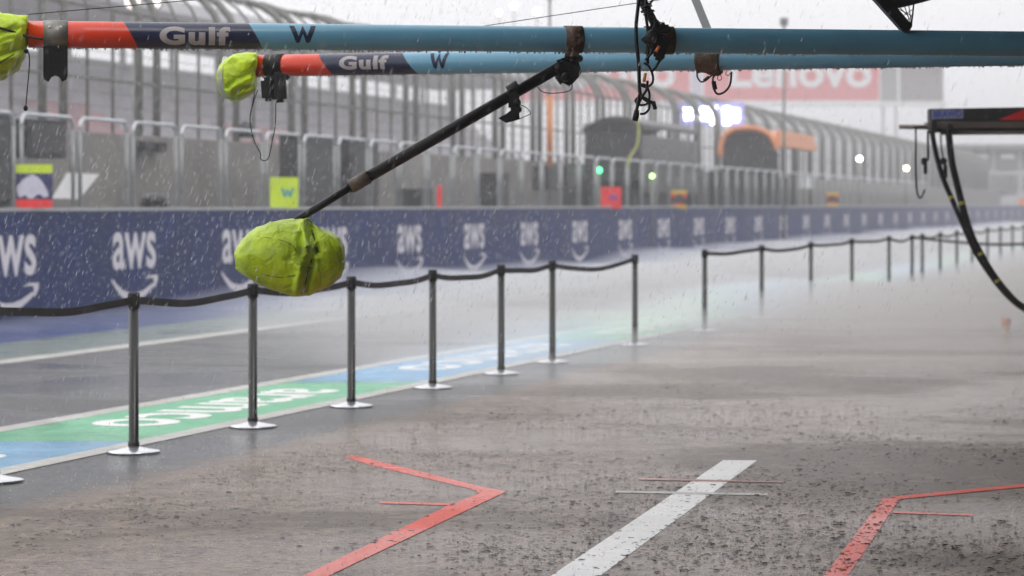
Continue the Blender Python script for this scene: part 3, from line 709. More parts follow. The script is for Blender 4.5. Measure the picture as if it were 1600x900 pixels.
def make_boom(A, B, px_b1, px_b2, slope, label, gulf, wpx, Ymid, drops=420):
    A, B = Vector(A), Vector(B); ax = (B-A).normalized(); rot = math.atan2(ax.y, ax.x); 
    t = thing('overhead_boom', A, label, 'boom', rot=rot)
    def X2l(px):                 # image column -> distance along the boom
        k = (px-800)/F; return (k*A.y-A.x)/(ax.x-k*ax.y)
    m = boom_mat('boom_paint', X2l(px_b1), X2l(px_b2), slope, (ORG, NAV, SKY))
    n = int((B-A).length/.25)
    MB().tube([A+(B-A)*k/n for k in range(n+1)], BR, 40).build('tube', m, t)
    side = Vector((-ax.y, ax.x, 0)); up = side.cross(ax)*-1
    up = Vector((0,0,1))
    def cyl(l, z, off=.0012):      # a point on the camera side of the tube
        z = max(-.98*BR, min(.98*BR, z)); return A+ax*l-side*(math.sqrt(BR*BR-z*z)+off)+up*z
    x0, x1, z0, z1 = gulf; mb = MB(); l0, l1 = X2l(x0), X2l(x1)
    add_text(mb, 'Gulf', lambda u, v: cyl(l0+(l1-l0)*u, z0+(z1-z0)*v), bold=.045, spacing=1.12, cut=12)
    mb.build('lettering', mat('boom_lettering', (.46,.42,.42), .45, var=.05), t)
    x0, x1, z0, z1 = wpx; mb = MB(); l0, l1 = X2l(x0), X2l(x1)
    bm = bmesh.new()
    for poly in W_POLYS: bm.faces.new([bm.verts.new((a, b, 0)) for a, b in poly])
    for k in range(1, 10): bmesh.ops.bisect_plane(bm, geom=bm.verts[:]+bm.edges[:]+bm.faces[:], plane_co=(0,k/10,0), plane_no=(0,1,0))
    bm.verts.index_update(); mb.add([cyl(l0+(l1-l0)*v.co.x, z0+(z1-z0)*v.co.y) for v in bm.verts], [[v.index for v in f.verts] for f in bm.faces]); bm.free()
    mb.build('emblem', mat('navy_print2', (.012,.02,.06), .4), t)
    mb = MB(); rr = random.Random(int(A.y*10))
    L = (B-A).length
    for k in range(drops):
        l = rr.uniform(.02, L*.72); r = rr.uniform(.0022, .0046); mb.sphere(A+ax*l+up*(-BR-r*.55)+side*rr.uniform(-.012,.012), r, 6, 4, (1,1,rr.uniform(1,1.5)))
    for k in range(drops//2):
        l = rr.uniform(.02, L*.72); a = rr.uniform(-.9, .9); r = rr.uniform(.001, .0022); mb.sphere(A+ax*l+up*(BR*math.cos(a))-side*(BR*math.sin(abs(a))), r, 5, 3)
    o = mb.build('water_drops', M_drop, t); o['kind'] = 'stuff'
    return t, X2l, ax, side
A1 = P(44, 53.5, 11.7); B1 = P(1600, 68.5, 12.6); B1 = A1+(B1-A1)*1.62
boom1, XL1, ax1, sd1 = make_boom(A1, B1, 204, 399, .55, 'nearer blue overhead boom with large white lettering, top one of the two', (248,358,-.045,.038), (450,492,-.030,.048), 11.8)
A2 = P(398, 103.0, 14.4); B2 = P(1600, 84, 13.15); B2 = A2+(B2-A2)*1.45
boom2, XL2, ax2, sd2 = make_boom(A2, B2, 512, 643, .75, 'farther blue overhead boom with smaller white lettering, lower one of the two', (536,612,-.032,.044), (676,706,-.032,.052), 14, drops=300)
def b1(px): return A1+ax1*XL1(px)
def b2(px): return A2+ax2*XL2(px)
U = Vector((0,0,1))

# clamp plate at the tip of boom 1 (part of the boom)
a, b = b1(67.5), b1(105.5); w_ = (b-a).length; c = (a+b)/2
n = 20; mb = MB(); mb.tube([a, b], BR+.004, 40); mb.build('clamp_band', M_metalp, boom1)
z0 = BR+.001
pl = []
def q(u, z, off=0): return c+ax1*(u*w_/2)+U*z-sd1*(.03+off)
out = [(-1,-.03),(-1,-.185),(-.9,-.203),(-.55,-.212),(-.48,-.204),(-.3,-.19),(0,-.183),(.3,-.19),(.48,-.204),(.55,-.212),(.9,-.203),(1,-.185),(1,-.03)]
MB().prism([q(*p_) for p_ in out], sd1*.05).build('clamp_plate', M_black, boom1)
mb = MB()
for u in (-.5, .45): mb.lathe(c+ax1*(u*w_/2)+U*.028-sd1*(.0575), [(.0075,0),(.0075,.003),(.004,.004)], 12, -sd1)
mb.build('bolt', mat('pale_bolt', (.6,.58,.5), .3, metal=.6), boom1)
# taped sections
MB().tube([b1(881), b1(909)], BR+.004, 40).build('tape_band', M_brown, boom1)
MB().tube([b1(1007), b1(1051)], BR+.006, 40).build('tape_band', M_brown, boom1)
# boom 2 : dark band + twin lamp pods
MB().tube([b2(417), b2(444)], BR+.004, 36).build('clamp_band', M_black, boom2)
s2 = 14.4/F
for (x, y0, y1, w1) in ((418.5,121,158,17),(436,112,160,20)):
    cc = P(x, (y0+y1)/2, 14.25); MB().bbox(cc, (w1*s2*1.12, .09, (y1-y0)*s2), .018, (1,0,.06), (0,1,0), (-.06,0,1)).build('sensor_pod', M_black, boom2)
MB().bbox(P(449,121,14.25), (7*s2,.05,9*s2), .008).build('knob', M_black, boom2)
# brown cloth tied round boom 2
mb = MB(); cs = b2(1108); rr = random.Random(5)
bm = bmesh.new(); bmesh.ops.create_cone(bm, cap_ends=True, segments=40, radius1=BR+.012, radius2=BR+.012, depth=.125)
bmesh.ops.subdivide_edges(bm, edges=[e for e in bm.edges if abs(e.verts[0].co.z-e.verts[1].co.z) > .01], cuts=8)
bm.verts.index_update(); vs = []
for v in bm.verts:
    p_ = v.co.copy(); nz = noise.noise(p_*30)*.010; rad = Vector((p_.x,p_.y,0)); rad = rad.normalized()*(rad.length+nz) if rad.length > .01 else rad
    if rad.y < -.02: rad.y -= .014*(1+math.sin(p_.z*40))*.6
    vs.append(cs+ax2*p_.z*1.0+sd2*rad.x*(-1)+U*rad.y)
mb.add(vs, [[v.index for v in f.verts] for f in bm.faces], True); bm.free(); mb.build('cloth_wrap', M_brown, boom2)

def cable(name, pts, Y, r, label, cat='cable', m=M_rubber, yoff=None, n=8):
    q = [P(x, y, Y+(yoff[i] if yoff else 0)) for i, (x, y) in enumerate(pts)]
    o = MB().tube(spline(q, 6), r, n).build(name, m)
    if label: tag(o, label, cat)
    return o
# loops hanging from the cloth wrap on boom 2
t = thing('cable_loop', P(1108,118,13.6), 'thin black connector cable looping below the far boom at the brown cloth wrap', 'cable')
def sub(pts, Y, r, nm, par, m=M_rubber):
    MB().tube(spline([P(x,y,Y) for x, y in pts], 6), r, 8).build(nm, m, par)
sub([(1089,112),(1090,121),(1096,128),(1104,124),(1112,118),(1120,114)], 13.5, .0045, 'lead', t)
sub([(1100,126),(1104,123),(1108,120)], 13.5, .009, 'plug', t)
sub([(1120,114),(1114,122),(1115,134),(1118,144),(1124,147),(1134,142),(1141,131),(1143,112)], 13.5, .0055, 'lead', t)
sub([(1115,127),(1116,133),(1117.5,140)], 13.5, .012, 'plug', t)
sub([(1124,117),(1121,121),(1123,125.5),(1127,124),(1127,119),(1124,117)], 13.5, .002, 'ring', t)
sub([(1135,111),(1134,116),(1138,118),(1141,114)], 13.5, .002, 'ring', t)

# stay cables and struts
def strand(name, p, q, r, label, m=M_black, drops=True, cat='stay cable'):
    o = MB().tube([p, q], r, 6).build(name, m); tag(o, label, cat)
    if drops:
        mb = MB(); rr = random.Random(1)
        for k in range(60):
            mb.sphere(p+(q-p)*rr.random()-Vector((0,0,r*1.2)), rr.uniform(.0015,.0032), 6, 4)
        d = mb.build('water_drops', M_drop); d.parent = o; d['kind'] = 'stuff'
e1 = P(320,-1.5,12.0); s1 = P(44,22.5,11.7)
strand('stay_cable', s1, s1+(e1-s1)*3.2, .0022, 'thin steel stay cable rising from the near boom tip cover at the top left')
s2_, e2 = P(560,70,14.3), P(990,5.5,13.2)
strand('stay_cable', s2_, s2_+(e2-s2_)*2.1, .0022, 'thin steel stay cable rising over the middle of the booms toward the top centre')
q0 = P(1111,60,13.65); q1 = P(1086,-2,13.9); d = (q1-q0)
M_strut = mat('grey_strut', (.22,.225,.23), .4, metal=.4)
sdv = Vector((d.z,0,-d.x)).normalized()
mb = MB(); q2 = q0+d*9.2; mb.prism([q0-sdv*.02, q0+sdv*.022, q2+sdv*.022, q2-sdv*.02], (0,.012,0)); tag(mb.build('flat_strut', M_strut), 'flat grey strut rising from the far boom right of the cable bundle', 'strut')

# black triangular bracket, top right
t = thing('roof_bracket', P(1415,46,12.4), 'black triangular truss bracket resting on the near boom at the top right', 'bracket')
Yb = 12.42
up_ = lambda pts: [P(x, y, Yb) for x, y in pts]
MB().prism(up_([(1412,49),(1421,49),(1426,40),(1402,12),(1385,-6),(1120,-260),(1095,-250),(1368,0)]), (0,.08,0)).build('lower_rail', M_black, t)
MB().prism(up_([(1380,2),(1400,13),(1430,6),(1452,0),(1700,-72),(1690,-95),(1420,-18)]), (0,.08,0)).build('upper_rail', M_black, t)
mb = MB()
for a_, b_ in (((1428,4),(1424,40)),((1420,8),(1424,38)),((1413,9),(1424,40)),((1406,12),(1420,26)),((1404,14),(1427,26)),((1412,24),(1427,14)),((1418,32),(1428,22))):
    mb.tube([P(*a_, Yb+.04), P(*b_, Yb+.04)], .0022 if a_ != (1428,4) else .004, 6)
mb.build('lattice', M_black, t)

# ------------------------------------------------------------------ telescopic arm under boom 1
t = thing('telescopic_arm', P(893,95,12.1), 'black telescopic arm hanging diagonally from the near boom down to the yellow bag', 'arm')
Ya, Yc_ = 12.05, 11.85
MB().tube([P(876,104,Ya), P(553,289,Yc_)], .0265, 20).build('outer_tube', M_rubber, t)
MB().tube([P(560,285,Yc_), P(462,345,Yc_-.02)], .0175, 16).build('inner_tube', M_rubber, t)
MB().tube([P(576,276,Yc_), P(548,292,Yc_)], [.031,.031], 20).build('collar', mat('worn_collar', (.12,.085,.07), .5, var=.4, vs=40), t)
MB().tube([P(552,289.8,Yc_), P(545,293.5,Yc_)], .026, 20).build('clamp_ring', M_black, t)
mb = MB()                             # knuckle joint
mb.bbox(P(880,108,12.1), (.09,.07,.07), .012, (.88,0,.47), (0,1,0), (-.47,0,.88))
mb.tube([P(893,88,12.15), P(893,112,12.1)], .034, 16)
mb.bbox(P(896,92,12.15), (.085,.1,.03), .006)
mb.prism([P(x,y,12.04) for x, y in [(866,101),(872,96),(884,97),(888,110),(884,124),(876,132),(868,122)]], (0,.06,0))
mb.prism([P(x,y,12.02) for x, y in [(884,112),(896,108),(903,97),(908,108),(902,122),(890,134),(878,128)]], (0,.07,0))
mb.lathe(P(883,121,12.0), [(.02,0),(.02,.05),(.012,.055)], 14, (0,-1,0)).lathe(P(873,107,12.0), [(.022,0),(.022,.03)], 14, (0,-1,0))
mb.tube([P(870,96,12.0), P(880,92,12.0), P(890,95,12.0)], .006, 8)
mb.build('knuckle', M_black, t)
MB().prism([P(x,y,12.06) for x, y in [(896,112),(904,97),(909,112),(904,121),(893,133),(890,126)]], (0,.02,0)).build('fin', M_black, t)
mb = MB()                             # clamp with paddle lever
mb.tube([P(812,136,11.98), P(796,146,11.98)], .036, 18); mb.bbox(P(803,158,11.95), (.05,.06,.08), .01); mb.lathe(P(808,160,11.9), [(.018,0),(.018,.1)], 12, (0,1,0))
mb.tube([P(793,147,11.95), P(797,140,11.93), P(805,139,11.93)], .006, 8)
mb.bbox(P(810,171,11.95), (.03,.05,.03), .005)
mb.build('lever_clamp', M_black, t)
MB().prism([P(x,y,11.93) for x, y in [(778,184.5),(791,178),(801,170),(811,168),(812,186),(803,189),(791,192)]], (0,.035,0)).build('paddle', M_black, t)
def tsub(pts, Y, r, nm, m=M_rubber): MB().tube(spline([P(x,y,Y) for x, y in pts], 6), r, 6).build(nm, m, t)
tsub([(813,164),(822,168),(829,177),(820,182),(811,186)], 11.93, .0022, 'cord')
tsub([(840,136),(847,143),(858,145.5),(875,145),(889,142),(894,136),(893,128)], 12.0, .0025, 'cord')
tsub([(803,137),(815,132),(828,128),(838,122),(846,120)], 12.0, .0028, 'cord')
tsub([(828,126),(833,121),(838,122)], 12.0, .003, 'cord')
MB().tube([b1(886)-U*.055, b1(904)-U*.055], .02, 10).bbox(P(893.5,88,12.15), (.065,.1,.04), .006).build('mount', M_brown, t)

# ------------------------------------------------------------------ hi-vis covers
def hivis(name):
    m = bpy.data.materials.new(name); m.use_nodes = True; tt = m.node_tree; L = tt.links; b = tt.nodes['Principled BSDF']
    tc = tt.nodes.new('ShaderNodeTexCoord'); n = tt.nodes.new('ShaderNodeTexNoise'); n.inputs['Scale'].default_value = 9; n.inputs['Detail'].default_value = 6; n.inputs['Roughness'].default_value = .6
    L.new(tc.outputs['Object'], n.inputs['Vector']); r = tt.nodes.new('ShaderNodeValToRGB')
    r.color_ramp.elements[0].position = .33; r.color_ramp.elements[0].color = (.33,.48,.003,1); r.color_ramp.elements[1].position = .62; r.color_ramp.elements[1].color = (.56,.76,.008,1)
    L.new(n.outputs['Fac'], r.inputs[0]); L.new(r.outputs[0], b.inputs['Base Color']); b.inputs['Roughness'].default_value = .38
    b.inputs['Sheen Weight'].default_value = .0
    w1 = tt.nodes.new('ShaderNodeTexVoronoi'); w1.feature = 'DISTANCE_TO_EDGE'; w1.inputs['Scale'].default_value = 11
    mx_ = tt.nodes.new('ShaderNodeMix'); mx_.data_type = 'RGBA'; mx_.inputs[0].default_value = .12; L.new(tc.outputs['Object'], mx_.inputs[6]); L.new(n.outputs['Color'], mx_.inputs[7]); L.new(mx_.outputs[2], w1.inputs['Vector'])
    rr_ = tt.nodes.new('ShaderNodeMapRange'); rr_.inputs[2].default_value = .09; L.new(w1.outputs['Distance'], rr_.inputs[0])
    n3 = tt.nodes.new('ShaderNodeTexNoise'); n3.inputs['Scale'].default_value = 24; n3.inputs['Detail'].default_value = 5; n3.inputs['Distortion'].default_value = 1.2; L.new(tc.outputs['Object'], n3.inputs['Vector'])
    ad = tt.nodes.new('ShaderNodeMath'); ad.operation = 'MULTIPLY_ADD'; ad.inputs[1].default_value = .35; L.new(rr_.outputs[0], ad.inputs[0]); L.new(n3.outputs['Fac'], ad.inputs[2])
    bp = tt.nodes.new('ShaderNodeBump'); bp.inputs['Strength'].default_value = .55; bp.inputs['Distance'].default_value = .012; L.new(ad.outputs[0], bp.inputs['Height']); L.new(bp.outputs[0], b.inputs['Normal'])
    return m
M_hv = hivis('hi_vis_fabric'); M_refl = mat('reflective_tape', (.42,.41,.43), .3, metal=.2); M_seam = mat('dark_seam', (.07,.09,.015), .6)
def cover(name, outline, c, Y, depth, label, cat, seed, crease=(), bulges=(), amp=.016, facets=5.0, tape=None):
    """crumpled fabric cover; outline in photo pixels around c gives its silhouette, depth its half thickness"""
    s = Y/F; C = P(c[0], c[1], Y); N = 128; Mh = 56
    ang = sorted([(math.atan2(-(y-c[1]), x-c[0]), math.hypot(x-c[0], y-c[1])*s) for x, y in outline])
    ang = [(ang[-1][0]-2*math.pi, ang[-1][1])]+ang+[(ang[0][0]+2*math.pi, ang[0][1])]
    def rad(a):
        for (a0, r0), (a1, r1) in zip(ang, ang[1:]):
            if a0 <= a <= a1: return r0+(r1-r0)*(a-a0)/max(1e-6, a1-a0)
        return ang[0][1]
    off = Vector((seed*3.1, seed*1.7, seed*.9))
    def disp(p):
        q_ = (p-C)
        d1 = 1-abs(noise.noise(q_*facets+off))*2.4; d2 = 1-abs(noise.noise(q_*facets*2.1+off*2)*2.2); d3 = noise.noise(q_*facets*5+off)
        return amp*(d1*.9+d2*.5+d3*.22)
    vs = []; fs = []
    def surf(a, tt_):             # tt_: -pi/2 back .. pi/2 front (towards the camera)
        ct = abs(math.cos(tt_))**.72; st = math.copysign(abs(math.sin(tt_))**.85, math.sin(tt_)); r = rad(a)*ct
        p = C+Vector((math.cos(a)*r, -st*depth, math.sin(a)*r))
        nrm = Vector((math.cos(a)*ct, -st*1.0, math.sin(a)*ct)).normalized()
        d = disp(p)
        edge = 1-abs(math.cos(tt_))**4*.75
        p = p+nrm*(d*edge-amp*.5)
        return p
    def crs(p):
        side_ = 0
        if p.y < C.y+.03:
            px_, py_ = 800+(p.x)*F/Y, HZ-(p.z-EYE)*F/Y
            for path, wd, dp in crease:
                best = 1e9
                for (x0, y0), (x1, y1) in zip(path, path[1:]):
                    vx, vy = x1-x0, y1-y0; t_ = max(0, min(1, ((px_-x0)*vx+(py_-y0)*vy)/(vx*vx+vy*vy))); dd = math.hypot(px_-x0-vx*t_, py_-y0-vy*t_)
                    sg = vx*(py_-y0)-vy*(px_-x0); best = min(best, dd) if abs(best) > dd else best
                    if dd <= best+1e-9: side_ = sg
                p = p+Vector((0, dp*math.exp(-(best/wd)**2), 0))
                if side_ > 0: p = p+Vector((0, -abs(dp)*.55*math.exp(-((best-wd*1.7)/(wd*1.2))**2), 0))
            for (bx, by), wd, dp in bulges: p = p+Vector((0, -dp*math.exp(-((px_-bx)**2+(py_-by)**2)/wd**2), 0))
        return p
    crn = random.Random(seed); NC, MC = 20, 9; grid = []
    for i in range(MC+1):              # a coarse net of fold points; the cloth is stretched flat between them
        row = []
        for k in range(NC):
            j = 0 if i in (0, MC) else 1
            a_ = -math.pi+2*math.pi*(k+.5*(i % 2)+j*crn.uniform(-.33,.33))/NC
            t_ = -math.pi/2+math.pi*(i+j*crn.uniform(-.3,.3))/MC
            a_ = (a_+math.pi) % (2*math.pi)-math.pi
            row.append(surf(a_, max(-1.57, min(1.57, t_))))
        grid.append(row)
    for i in range(1, Mh):
        for k in range(N):
            u = k/N*NC; v = i/Mh*MC; iv = min(MC-1, int(v)); fv = v-iv
            def rowpt(r_, u_):
                u_ -= .5*(r_ % 2); k0 = math.floor(u_); f_ = u_-k0; f_ = f_*f_*(3-2*f_)*.3+f_*.7
                return grid[r_][k0 % NC]*(1-f_)+grid[r_][(k0+1) % NC]*f_
            p = rowpt(iv, u)*(1-fv)+rowpt(iv+1, u)*fv
            q_ = (p-C); fd = noise.noise(q_*22+off)*.0035+(1-abs(noise.noise(q_*13+off))*2)*.004+noise.noise(Vector((q_.x*9, q_.y*9, q_.z*40))+off)*.002
            vs.append(crs(p+q_.normalized()*fd))
    b0 = len(vs); vs.append(surf(0, -math.pi/2+1e-4)); vs.append(surf(0, math.pi/2-1e-4))
    for i in range(Mh-2):
        for k in range(N): fs.append((i*N+k, i*N+(k+1) % N, (i+1)*N+(k+1) % N, (i+1)*N+k))
    for k in range(N): fs.append((b0, (k+1) % N, k)); fs.append((b0+1, (Mh-2)*N+k, (Mh-2)*N+(k+1) % N))
    mb = MB(); mb.add(vs, fs, True); o = mb.build(name, M_hv); tag(o, label, cat)
    o['_base'] = (0.0,0.0,0.0)
    # nearest surface helper for seams, straps and tape
    front = [v for v in vs if v.y < C.y+.02]
    def on(px_, py_, lift=.002):
        x, z = P(px_, py_, Y).x, P(px_, py_, Y).z
        best = sorted(front, key=lambda v: (v.x-x)**2+(v.z-z)**2)[:6]; yy = sum(v.y for v in best)/6
        return Vector((x, yy-lift, z))
    return o, on
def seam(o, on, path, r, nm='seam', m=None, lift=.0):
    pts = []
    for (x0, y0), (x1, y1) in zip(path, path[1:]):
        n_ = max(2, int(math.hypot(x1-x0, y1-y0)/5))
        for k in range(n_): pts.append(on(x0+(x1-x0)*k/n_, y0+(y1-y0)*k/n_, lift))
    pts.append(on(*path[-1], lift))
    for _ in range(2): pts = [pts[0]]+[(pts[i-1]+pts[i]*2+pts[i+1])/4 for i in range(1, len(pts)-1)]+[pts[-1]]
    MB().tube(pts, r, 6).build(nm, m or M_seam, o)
bag, on = cover('hi_vis_bag', [(364,413),(364,398),(368,385),(379,370),(392,359),(410,350),(432,344),(455,341),(476,341),(484,343),(487,352),(500,355),(516,361),(530,369),(539,382),(543,401),(542,419),(539,431),(526,442),(506,452),(488,460),(475,465),(462,463),(441,460),(420,452),(402,444),(385,434),(370,424)],
    (455,404), 11.82, .155, 'large crumpled fluorescent yellow rain cover tied over the low end of the black telescopic arm', 'rain cover', 2,
    crease=[([(485,346),(489,365),(497,392)], 5.0, .065), ([(494,392),(488,412),(481,438),(476,464)], 5.5, .065), ([(474,366),(476,388),(473,410)], 4.0, .018)],
    bulges=[((492,352),9,.03),((440,400),34,.02),((480,380),8,.02)], amp=.013, facets=4.2)
seam(bag, on, [(378,369),(402,368),(430,372),(452,376),(464,383),(468,392)], .0016)
seam(bag, on, [(427,430),(447,433),(460,430),(476,425)], .0016)
seam(bag, on, [(366,418),(385,423),(410,426),(427,430)], .0014)
seam(bag, on, [(488,360),(497,380),(496,392)], .005, 'fold_shade', mat('painted_fold_shade', (.05,.035,.02), .7), -.004)  # dark strand sunk in the upper crease, painting the shade of the fold gap
seam(bag, on, [(495,393),(489,406),(482,428),(478,446),(476,456)], .0045, 'fold_shade', mat('painted_fold_shade', (.05,.035,.02), .7), -.006)  # same painted shade carried down the lower crease
seam(bag, on, [(476,344),(480,341),(486,345),(489,352)], .006, 'drawn_hem', M_hv, .004)
bagA, onA = cover('hi_vis_cover', [(-62,70),(-58,40),(-40,22),(-10,18),(20,23),(40,22),(46,24),(45,40),(40,60),(39,76),(38,88),(30,104),(18,118),(6,127),(-10,128),(-34,120),(-54,100)],
    (-8,74), 11.66, .15, 'fluorescent yellow rain cover over the near boom tip, cut by the left edge', 'rain cover', 5, amp=.016, facets=6, crease=[([(2,60),(18,52),(34,48)], 4, .014), ([(10,90),(26,84),(38,78)], 4, .02)])
bagB, onB = cover('hi_vis_cover', [(338,120),(340,108),(350,95),(362,86),(376,83),(395,82),(408,81),(412,86),(408,93),(402,104),(400,118),(402,130),(401,141),(390,150),(378,157),(366,160),(350,155),(342,146),(339,134)],
    (372,120), 14.35, .15, 'small fluorescent yellow cover with a grey reflective stripe on the far boom tip', 'rain cover', 9, amp=.017, facets=6.5, crease=[([(360,138),(375,126),(392,118)], 3.5, .02), ([(368,152),(382,142),(398,136)], 3.5, .018)])
# reflective stripe following the surface
mb = MB(); vs = []; 
for k in range(20):
    y = 88+k*3.55; u = (y-88)/68; xx = 354-6*math.sin(u*3.0)-2+u*3
    vs += [onB(xx-3.6, y, .004), onB(xx+3.8, y, .004)]
mb.add(vs, [(2*k, 2*k+1, 2*k+3, 2*k+2) for k in range(19)], True); mb.build('reflective_stripe', M_refl, bagB)
seam(bagA, onA, [(-20,40),(0,44),(20,50),(40,56)], .006, 'strap', M_rubber, .004)
seam(bagA, onA, [(-10,116),(8,102),(24,90),(40,79)], .0028, 'draw_cord', M_rubber, .003)
cable('strap_end', [(36,55),(52,59),(67,61)], 11.6, .0055, 'short black strap running from the left yellow cover to the metal clamp plate', 'strap')
t = thing('draw_cord', P(42,79,11.6), 'black toggle cord hanging straight down from the left yellow cover', 'cord')
sub([(41,79),(45,84),(46,95),(45,115),(43,135),(41,158),(40,168)], 11.6, .0028, 'cord', t)
MB().sphere(P(41,80,11.6), .011, 10, 7).build('toggle', M_black, t); MB().sphere(P(40,169,11.6), .0105, 10, 7, (1,1,1.25)).build('cord_end', M_black, t)
t = thing('draw_cord', P(400,145,14.3), 'thin black cord loop hanging below the far boom tip and its two black pods', 'cord')
sub([(403,140),(396,160),(391,180),(392,200),(398,222),(407,240),(407,248),(414,251),(420,245),(425,222),(430,196),(431,160)], 14.2, .0028, 'cord', t)
sub([(398,144),(394,165),(391,182)], 14.2, .0028, 'cord', t)

# ------------------------------------------------------------------ cable bundle in the middle
t = thing('cable_bundle', P(1022,60,12.1), 'tangled bundle of black cables with orange connectors hanging over the near boom in the middle', 'cables')
def cs_(pts, Y, r, nm='cable', m=M_rubber): MB().tube(spline([P(x,y,Y) for x, y in pts], 6), r, 8).build(nm, m, t)
cs_([(880,-260),(950,-90),(994,-14),(1004,4),(1016,24),(1026,44),(1033,58)], 12.15, .020, 'support_arm', M_black)
cs_([(998,-12),(997,10),(994,40),(995,70),(998,100),(999,130),(1001,148),(1012,158),(1020,161),(1024,171)], 12.0, .0085)
cs_([(1010,-6),(1009,22),(1012,46),(1012,78),(1012,100)], 12.02, .007)
cs_([(1006,98),(1014,104),(1020,118),(1019,130),(1010,136),(1002,133),(1006,132),(1012,138),(1015,150),(1011,162),(1000,164),(993,158),(998,152),(1008,153),(1014,160),(1014,170),(1008,177),(1000,178)], 11.98, .0055)
cs_([(1008,94),(1014,88),(1019,80),(1020,70),(1018,56),(1022,42)], 11.99, .006)
cs_([(1004,60),(1012,56),(1020,46),(1024,36),(1020,24),(1008,18),(1004,12),(1014,8),(1022,-4)], 12.0, .005)
cs_([(1038,88),(1030,96),(1024,106),(1018,112)], 11.99, .006)
cs_([(1012,126),(1010,140),(1004,150),(998,162),(995,172)], 11.97, .006)
cs_([(999,148),(996,166),(993,178)], 11.96, .0075)
MB().tube([P(995,172,11.96), P(994,180,11.96), P(992,189,11.96)], [.011,.0145,.013], 12).build('plug', M_black, t)
MB().tube([P(1021,158,11.98), P(1024,171,11.98)], .0085, 12).build('plug', M_black, t)
mb = MB(); mb.bbox(P(1023,62,12.0), (.075,.08,.1), .014, (.9,0,.3), (0,1,0), (-.3,0,.9)).bbox(P(1030,46,12.05), (.10,.09,.04), .008).bbox(P(1034,76,11.98), (.05,.06,.12), .012, (.9,0,-.35), (0,1,0), (.35,0,.9))
mb.lathe(P(1020,56,11.93), [(.03,0),(.03,.03),(.02,.036)], 16, (0,-1,0)).tube([P(1034,36,12.0), P(1036,40,12.0)], .012, 8)
mb.tube([P(1003,60,11.95), P(1010,66,11.95), P(1020,66,11.95)], .009, 8)
mb.build('junction_block', M_black, t)
mb = MB(); mb.tube([P(1030,72,11.92), P(1025,81,11.92)], .008, 10); mb.build('orange_connector', M_orange, t)
MB().tube([P(1008.5,114,11.97), P(1006,128,11.97)], .0075, 10).build('orange_connector', mat('amber_connector', (.75,.33,.03), .4), t)
mb = MB(); rr = random.Random(8)                 # coiled wrap and cable ties on the arm
hel = []
for k in range(50):
    u = k/49; cx, cy = 1000+28*u, -6+56*u; a = k*.85; hel.append(P(cx, cy, 12.12)+Vector((math.cos(a)*.028, -abs(math.sin(a))*.035, math.sin(a*.7)*.012)))
mb.tube(hel, .0045, 6)
for k in range(6):
    cx, cy = 1026+rr.uniform(-3,8), 34+k*3; mb.tube([P(cx,cy,12.0), P(cx+rr.uniform(5,10),cy-rr.uniform(-2,3),12.0)], .0022, 5)
mb.build('cable_wrap', M_rubber, t)

# ------------------------------------------------------------------ next team's gantry with its hoses (right edge)
Yq = 24.0; sq = Yq/F
M_fas = mat('dark_fascia', (.035,.037,.038), .35, var=.3); M_beam = mat('bronze_beam', (.20,.165,.15), .45, metal=.3, var=.2)
t = thing('service_gantry', P(1530,206,Yq), 'dark service gantry with blue lettering and a red flash at the right edge', 'gantry')
mb = MB(); mb.prism([P(1453,190,Yq), P(1453,170,Yq), P(1800,164,Yq), P(1800,189,Yq)], (0,.16,0)); mb.build('fascia', M_fas, t)
MB().prism([P(1450,200,Yq-.03), P(1450,191,Yq-.03), P(1800,189,Yq-.03), P(1800,198,Yq-.03)], (0,.22,0)).build('upper_beam', M_beam, t)
MB().tube([P(1470,208,Yq+.02), P(1800,206,Yq+.02)], .018, 12).build('lower_tube', M_beam, t)
MB().prism([P(1456,207,Yq+.05), P(1456,199,Yq+.05), P(1800,198,Yq+.05), P(1800,206,Yq+.05)], (0,.1,0)).build('rail', M_fas, t)
MB().tube([P(1405,198,Yq), P(1456,199,Yq)], .021, 12).build('end_tube', M_beam, t)
MB().bbox(P(1457,198,Yq-.02), (.055,.2,.13), .012).build('end_clamp', M_fas, t)
MB().bbox(P(1482,202,Yq-.02), (.06,.2,.09), .012).build('hose_clamp', M_fas, t)
MB().prism([P(1560,187.5,Yq-.02), P(1602,170,Yq-.02), P(1700,168,Yq-.02), P(1700,187,Yq-.02)], (0,.012,0)).build('red_flash', M_red, t)
mb = MB(); add_text(mb, 'BRAWD', lambda u, v: P(1458+45*u, 184-11*v-1.2*u, Yq-.012), bold=.05); mb.build('lettering', mat('blue_print', (.12,.16,.55), .4), t)
mb = MB(); mb.prism([P(1456,186,Yq-.008), P(1456,172,Yq-.008), P(1505,171.4,Yq-.008), P(1505,185,Yq-.008)], (0,.006,0)); mb.build('lettering_plate', mat('pale_blue_print', (.42,.45,.62), .4), t)
MB().tube([P(1800,150,Yq), P(1800,206,Yq)], .05, 10).build('hanger', M_fas, t)
MB().tube([P(1790,206,Yq+.1), Vector((P(1790,0,Yq).x, Yq+.1, 0))], .06, 12).build('leg', M_fas, t)
def hose_(pts, r, label, bands=()):
    q_ = spline([P(x,y,Yq-.1) for x, y in pts], 8); o = MB().tube(q_, r, 12).build('air_hose', M_rubber); tag(o, label, 'hose')
    for i_ in bands: MB().tube([q_[i_], q_[i_+1]], r*1.12, 12).build('yellow_band', mat('dull_yellow_tape', (.45,.42,.06), .5), o)
hose_([(1456,203),(1459,222),(1465,250),(1474,280),(1489,315),(1505,352),(1522,390),(1541,420),(1560,446),(1585,472),(1625,500)], .024, 'left of two thick black air hoses sagging from the gantry at the right edge', (30,))
